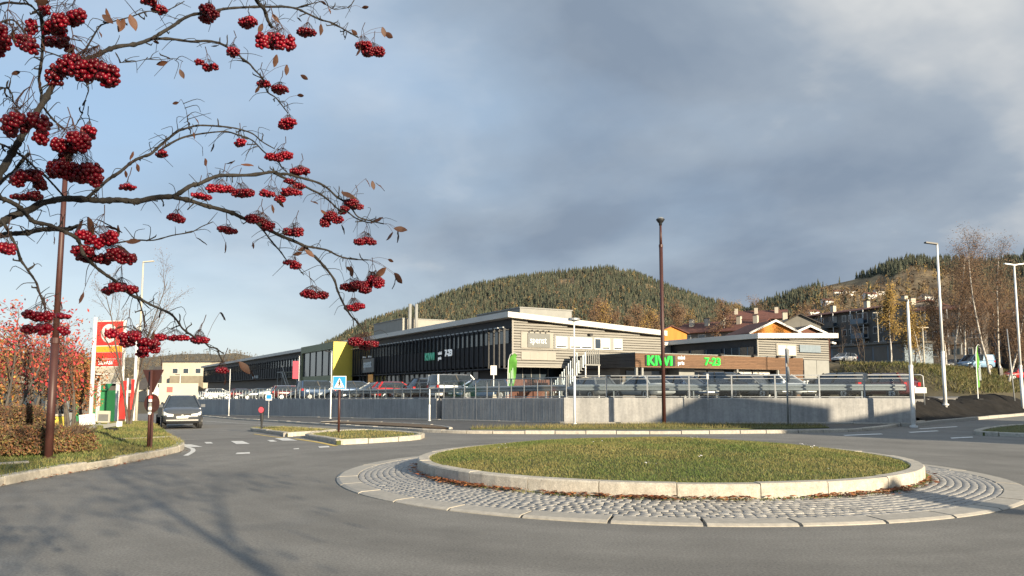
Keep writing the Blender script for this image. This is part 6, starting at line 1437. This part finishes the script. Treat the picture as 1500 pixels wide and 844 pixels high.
BR.append(limb([(-30, 275), (0, 290), (30, 305), (50, 325), (90, 337), (112, 349), (122, 372), (140, 391), (168, 411), (192, 432), (220, 446), (250, 460), (268, 482), (300, 502), (318, 511), (326, 530)], 8, 2, [J3, J3 + Vector((.6, .2, .1))], -.03))
BR.append(limb([(128, 290), (160, 262), (190, 240), (220, 226), (236, 212), (262, 192), (290, 184), (330, 186), (370, 196), (402, 218)], 6, 1.8))
BR.append(limb([(232, 222), (270, 201), (330, 193), (370, 206), (408, 238), (420, 252)], 3.6, 1.8, None, .02))
BR.append(limb([(2, 322), (15, 345), (30, 380), (45, 402), (58, 430), (66, 452)], 5, 2.6, None, -.05))
BR.append(limb([(170, 356), (225, 352), (280, 340), (312, 325)], 3, 1.4))
BR.append(limb([(366, -25), (378, 4), (390, 22), (398, 40)], 6, 4, None, -.35))
BR.append(limb([(120, 82), (145, 40), (160, 33), (215, 17), (245, 15), (270, 2)], 3, 1.5))
BR.append(limb([(430, 12), (455, 6), (470, 3), (490, 14), (512, 11)], 2, 1))
BR.append(limb([(-20, 12), (10, 4), (45, 8), (80, 52), (120, 60)], 5, 2, None, .05))
BR.append(limb([(-20, 40), (20, 30), (60, 72), (100, 88)], 4, 2, None, .02))
BR.append(limb([(-20, 205), (10, 215), (40, 235), (70, 262), (95, 290)], 4, 3, None, .04))
BR.append(limb([(42, 225), (20, 252), (0, 268), (-20, 285)], 5, 7, None, .05))
BR.append(limb([(120, 110), (130, 130), (122, 160), (110, 185)], 2, 1.2))
BR.append(limb([(200, 430), (208, 455), (212, 478), (206, 490)], 2.6, 1.2))
BR.append(limb([(0, 128), (12, 130), (20, 150), (30, 160)], 3, 2))
BR.append(limb([(175, 92), (215, 87), (248, 86), (268, 90)], 1.6, .8))
BR.append(limb([(280, 190), (274, 170), (268, 150)], 1.2, .7))
# fine twigs springing from the limbs
for pts in BR:
    for _ in range(max(3, int(len(pts) * 2.2))):
        i = rng.randrange(len(pts) - 1); t = rng.random(); x = pts[i][0] + (pts[i + 1][0] - pts[i][0]) * t; y = pts[i][1] + (pts[i + 1][1] - pts[i][1]) * t
        a = rng.uniform(0, 6.283); l = rng.uniform(12, 38); dx, dy = math.cos(a) * l, math.sin(a) * l * .8; b = rng.uniform(-8, 8)
        wood.tube(smooth_line([W3(x, y), W3(x + dx * .5 + b, y + dy * .5 - abs(b), rng.uniform(-.02, .02)), W3(x + dx, y + dy + rng.uniform(-2, 8), rng.uniform(-.04, .04))], 3), [.0012, .0011, .001, .0009, .0008, .0007, .0006], 3)
# stubby fruiting spurs and buds
for pts in BR:
    for _ in range(int(len(pts) * .9)):
        i = rng.randrange(len(pts) - 1); t = rng.random(); x = pts[i][0] + (pts[i + 1][0] - pts[i][0]) * t; y = pts[i][1] + (pts[i + 1][1] - pts[i][1]) * t
        a = rng.uniform(0, 6.283); l = rng.uniform(5, 15); x2, y2 = x + math.cos(a) * l, y + math.sin(a) * l
        wood.tube([W3(x, y), W3((x + x2) / 2 + rng.uniform(-2, 2), (y + y2) / 2), W3(x2, y2), W3(x2 + rng.uniform(-2, 2), y2 - 3)], [.0022, .0016, .0018, .0007], 5)
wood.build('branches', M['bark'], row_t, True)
# berry clusters: centre x, y and width, height on the sight lines, depth offset
CL = [(15, 58, 72, 42, -.05), (100, 30, 66, 38, -.05), (72, 44, 40, 36, 0), (118, 102, 126, 60, -.1), (92, 66, 42, 26, .05), (30, 176, 70, 52, -.12), (100, 214, 78, 44, -.08), (131, 194, 26, 22, -.05), (106, 248, 96, 56, -.1), (40, 262, 46, 34, 0), (50, 291, 42, 16, 0), (12, 364, 36, 26, -.1),
      (62, 461, 34, 24, -.12), (66, 482, 56, 20, -.12), (88, 463, 22, 12, -.12), (142, 350, 56, 34, -.05), (150, 374, 92, 30, -.05), (172, 420, 56, 20, 0), (188, 492, 44, 20, -.06), (212, 500, 52, 24, -.06), (218, 514, 32, 20, -.06), (250, 494, 38, 16, 0), (293, 496, 40, 17, 0), (326, 542, 26, 18, 0), (226, 8, 28, 18, 0), (307, 23, 38, 26, 0),
      (366, 38, 28, 18, 0), (406, 60, 56, 44, -.5), (450, 45, 28, 18, 0), (530, 62, 26, 20, 0), (546, 78, 36, 24, 0), (342, 76, 22, 20, 0), (307, 100, 32, 16, 0), (384, 120, 27, 14, 0), (410, 133, 31, 15, 0), (422, 181, 27, 18, 0), (352, 208, 18, 14, 0), (239, 228, 18, 12, 0), (413, 233, 36, 20, 0), (441, 253, 26, 14, 0), (188, 276, 28, 10, 0), (293, 287, 24, 14, 0), (322, 274, 36, 20, 0),
      (348, 281, 36, 22, 0), (398, 285, 36, 18, 0), (428, 284, 34, 16, 0), (430, 268, 26, 14, 0), (260, 320, 28, 17, 0), (336, 340, 26, 13, 0), (383, 327, 36, 24, 0), (430, 342, 34, 22, 0), (431, 388, 26, 14, 0), (458, 430, 40, 18, 0), (485, 321, 36, 26, 0), (502, 306, 22, 16, 0), (520, 300, 26, 18, 0), (538, 353, 36, 18, 0), (520, 421, 46, 20, 0), (545, 412, 36, 26, 0), (517, 447, 28, 18, 0), (535, 503, 40, 22, 0)]
import bmesh
bm_ = bmesh.new(); bmesh.ops.create_icosphere(bm_, subdivisions=2, radius=1); SV = np.array([v.co[:] for v in bm_.verts], np.float32); SF_ = np.array([[v.index for v in f.verts] for f in bm_.faces], np.int32); bm_.free()
for ci, (cx, cy, w_, h_, do) in enumerate(CL):
    w_ *= 1.14 if cx < 180 else 1.05; D = DEP(cx, cy) + do; c = P(cx, cy, D) - ROOT; ww = w_ * D / F / 2; hh_ = h_ * D / F / 2; rb = .0046 if w_ < 45 else .0052
    pos = []; tries = 0; want = int(min(300, 4.2 * ww * hh_ / (rb * rb) + 5))
    # a corymb: several flat-topped lobes side by side
    nl = max(2, min(6, int(w_ / 11))); lob = []
    for k in range(nl):
        u = (k + .5) / nl * 2 - 1; lob.append((u * ww * (.74 if nl > 2 else .5) + rng.uniform(-.08, .08) * ww, rng.uniform(-1, 1) * min(ww, .035), hh_ * (rng.uniform(-.38, .38) - .15 * u * u), ww * rng.uniform(.8, 1.25) * 1.25 / nl, hh_ * rng.uniform(.36, .6)))
    while len(pos) < want and tries < want * 30:
        tries += 1; lx, ly, lz, lr, lh = lob[rng.randrange(nl)]; a = rng.random() * 6.283; e = math.sqrt(rng.random()); f_ = rng.uniform(-1, 1) * math.sqrt(max(0, 1 - e * e * .8))
        p = Vector((lx + lr * e * math.cos(a), ly + lr * e * math.sin(a), lz + lh * f_))
        if any((p - q).length < rb * 1.38 for q in pos): continue
        pos.append(p)
    CT = rng.uniform(.6, 1.15); V = []; T = []; Fs = []
    for k, p in enumerate(pos):
        s = rb * rng.uniform(.85, 1.12); V.append(SV * s * np.array((1, 1, rng.uniform(.88, 1.0)), np.float32) + np.array(c + p, np.float32)); Fs.append(SF_ + k * len(SV)); T.append(np.tile(np.array((1, .8, 1)) * rng.uniform(.45, 1.3) * CT, (len(SV), 1)))
    b = np_mesh('berry_cluster', np.concatenate(V), np.concatenate(Fs), M['berry'], row_t, np.concatenate(T), True)
    # stalks gather above the cluster
    st = MB(); tops = [c + Vector((l[0] * .45 + rng.uniform(-.1, .1) * ww, l[1] * .5, hh_ * rng.uniform(.75, 1.1) + .010)) for l in lob]; top = c + Vector((rng.uniform(-.35, .35) * ww, 0, hh_ + min(.034, .35 * ww + .016)))
    for p in pos:
        if rng.random() < .35: tq = tops[rng.randrange(nl)]; m_ = (c + p).lerp(tq, .6) + Vector((p.x * .15, 0, .001)); st.tube([c + p + Vector((0, 0, rb * .7)), m_, tq], .0004, 3, False)
    for tq in tops: st.tube([tq, tq.lerp(top, .5) + Vector((0, 0, .004)), top], .0008, 3, False)
    st.tube([top, top + Vector((rng.uniform(-.008, .008), 0, .02))], .0011, 4)
    st.build('stalk', M['stalk'], b)
# leaves: a few explicit ones and a scatter along the limbs
def leaf_mesh(k):
    r_ = random.Random(k); L_ = 1; n = 6; vs = []; fs = []
    for i in range(n + 1):
        t = i / n; w_ = .19 * math.sin(math.pi * min(1, t * .96 + .03)) ** .8; z = -.10 * t * t + r_.uniform(-.02, .02)
        vs += [(t, -w_, z + .05), (t, 0, z), (t, w_, z + .05 + r_.uniform(-.03, .03))]
    for i in range(n):
        for j in range(2): fs.append((i * 3 + j, i * 3 + j + 1, (i + 1) * 3 + j + 1, (i + 1) * 3 + j))
    o = MB().add(vs, fs).build('leaf', M['leafbrown'], None, True); me = o.data; bpy.data.objects.remove(o); return me
LM = [leaf_mesh(k) for k in range(5)]
LV = [(190, 22, 26, 70), (182, 28, 22, 120), (172, 28, 16, 60), (150, 22, 22, 30), (155, 12, 22, 80), (50, 2, 26, 20), (128, 318, 30, 60), (120, 322, 28, 100), (142, 322, 24, 20), (155, 332, 24, 10), (172, 330, 18, 90), (170, 360, 24, 20), (185, 355, 20, 5), (122, 428, 18, 110), (183, 250, 12, 80), (370, 355, 10, 60),
      (480, 10, 16, 60), (470, 2, 10, 20), (508, 45, 14, 95), (515, 44, 13, 60), (528, 70, 14, 100), (560, 40, 16, 80), (563, 48, 18, 60), (530, 12, 12, 10), (470, 35, 18, 90), (435, 140, 12, 20), (405, 80, 20, 100), (535, 262, 14, 60), (545, 265, 14, 80), (550, 268, 18, 40), (500, 282, 22, 10), (515, 285, 20, 60), (560, 318, 20, 160), (577, 335, 20, 15), (582, 336, 20, 80), (575, 340, 16, 110),
      (513, 390, 18, 95), (565, 392, 22, 110), (577, 400, 22, 70), (580, 405, 20, 100), (568, 380, 10, 40), (322, 458, 18, 60), (195, 222, 14, 120), (200, 240, 14, 80), (344, 235, 18, 160), (353, 242, 18, 10), (300, 232, 14, 100), (313, 210, 14, 100), (296, 215, 14, 80), (350, 530, 24, 60), (360, 536, 24, 50), (330, 555, 10, 80), (420, 95, 16, 100), (470, 308, 12, 20), (500, 330, 16, 70), (330, 355, 16, 90), (398, 300, 14, 70), (405, 293, 16, 40), (262, 150, 10, 160), (285, 172, 12, 60), (30, 105, 14, 150), (20, 108, 12, 30), (455, 295, 14, 10), (440, 110, 14, 30), (225, 485, 14, 100), (235, 520, 16, 80), (60, 60, 20, 70), (12, 30, 24, 60), (18, 44, 22, 80)]
for k in range(28):
    pts = BR[rng.randrange(len(BR))]; i = rng.randrange(len(pts)); LV.append((pts[i][0] + rng.uniform(-8, 8), pts[i][1] + rng.uniform(0, 14), rng.uniform(10, 18), rng.uniform(20, 160)))
lt = MB()
for i, (x, y, l, a) in enumerate(LV):
    D = DEP(x, y) - .01; p = P(x, y, D) - ROOT; s = l * D / F
    o = link('leaf', LM[i % 5], row_t)
    o.matrix_local = Matrix.Translation(p) @ Matrix.Rotation(R(a), 4, 'Y') @ Matrix.Rotation(rng.uniform(-1.4, 1.4), 4, 'X') @ Matrix.Rotation(rng.uniform(-.5, .5), 4, 'Z') @ Matrix.Diagonal((s, s * 1.25, s, 1))
    # leaf stalk back to the nearest limb
    best = min(((q[0] - x) ** 2 + (q[1] - y) ** 2, q) for pts in BR for q in pts)[1]
    if (best[0] - x) ** 2 + (best[1] - y) ** 2 < 2500: lt.tube(smooth_line([p, (p + W3(*best)) / 2 + Vector((0, 0, .008)), W3(*best)], 2), .0006, 3, False)
lt.build('leaf_stalks', M['stalk'], row_t)['kind'] = 'stuff'
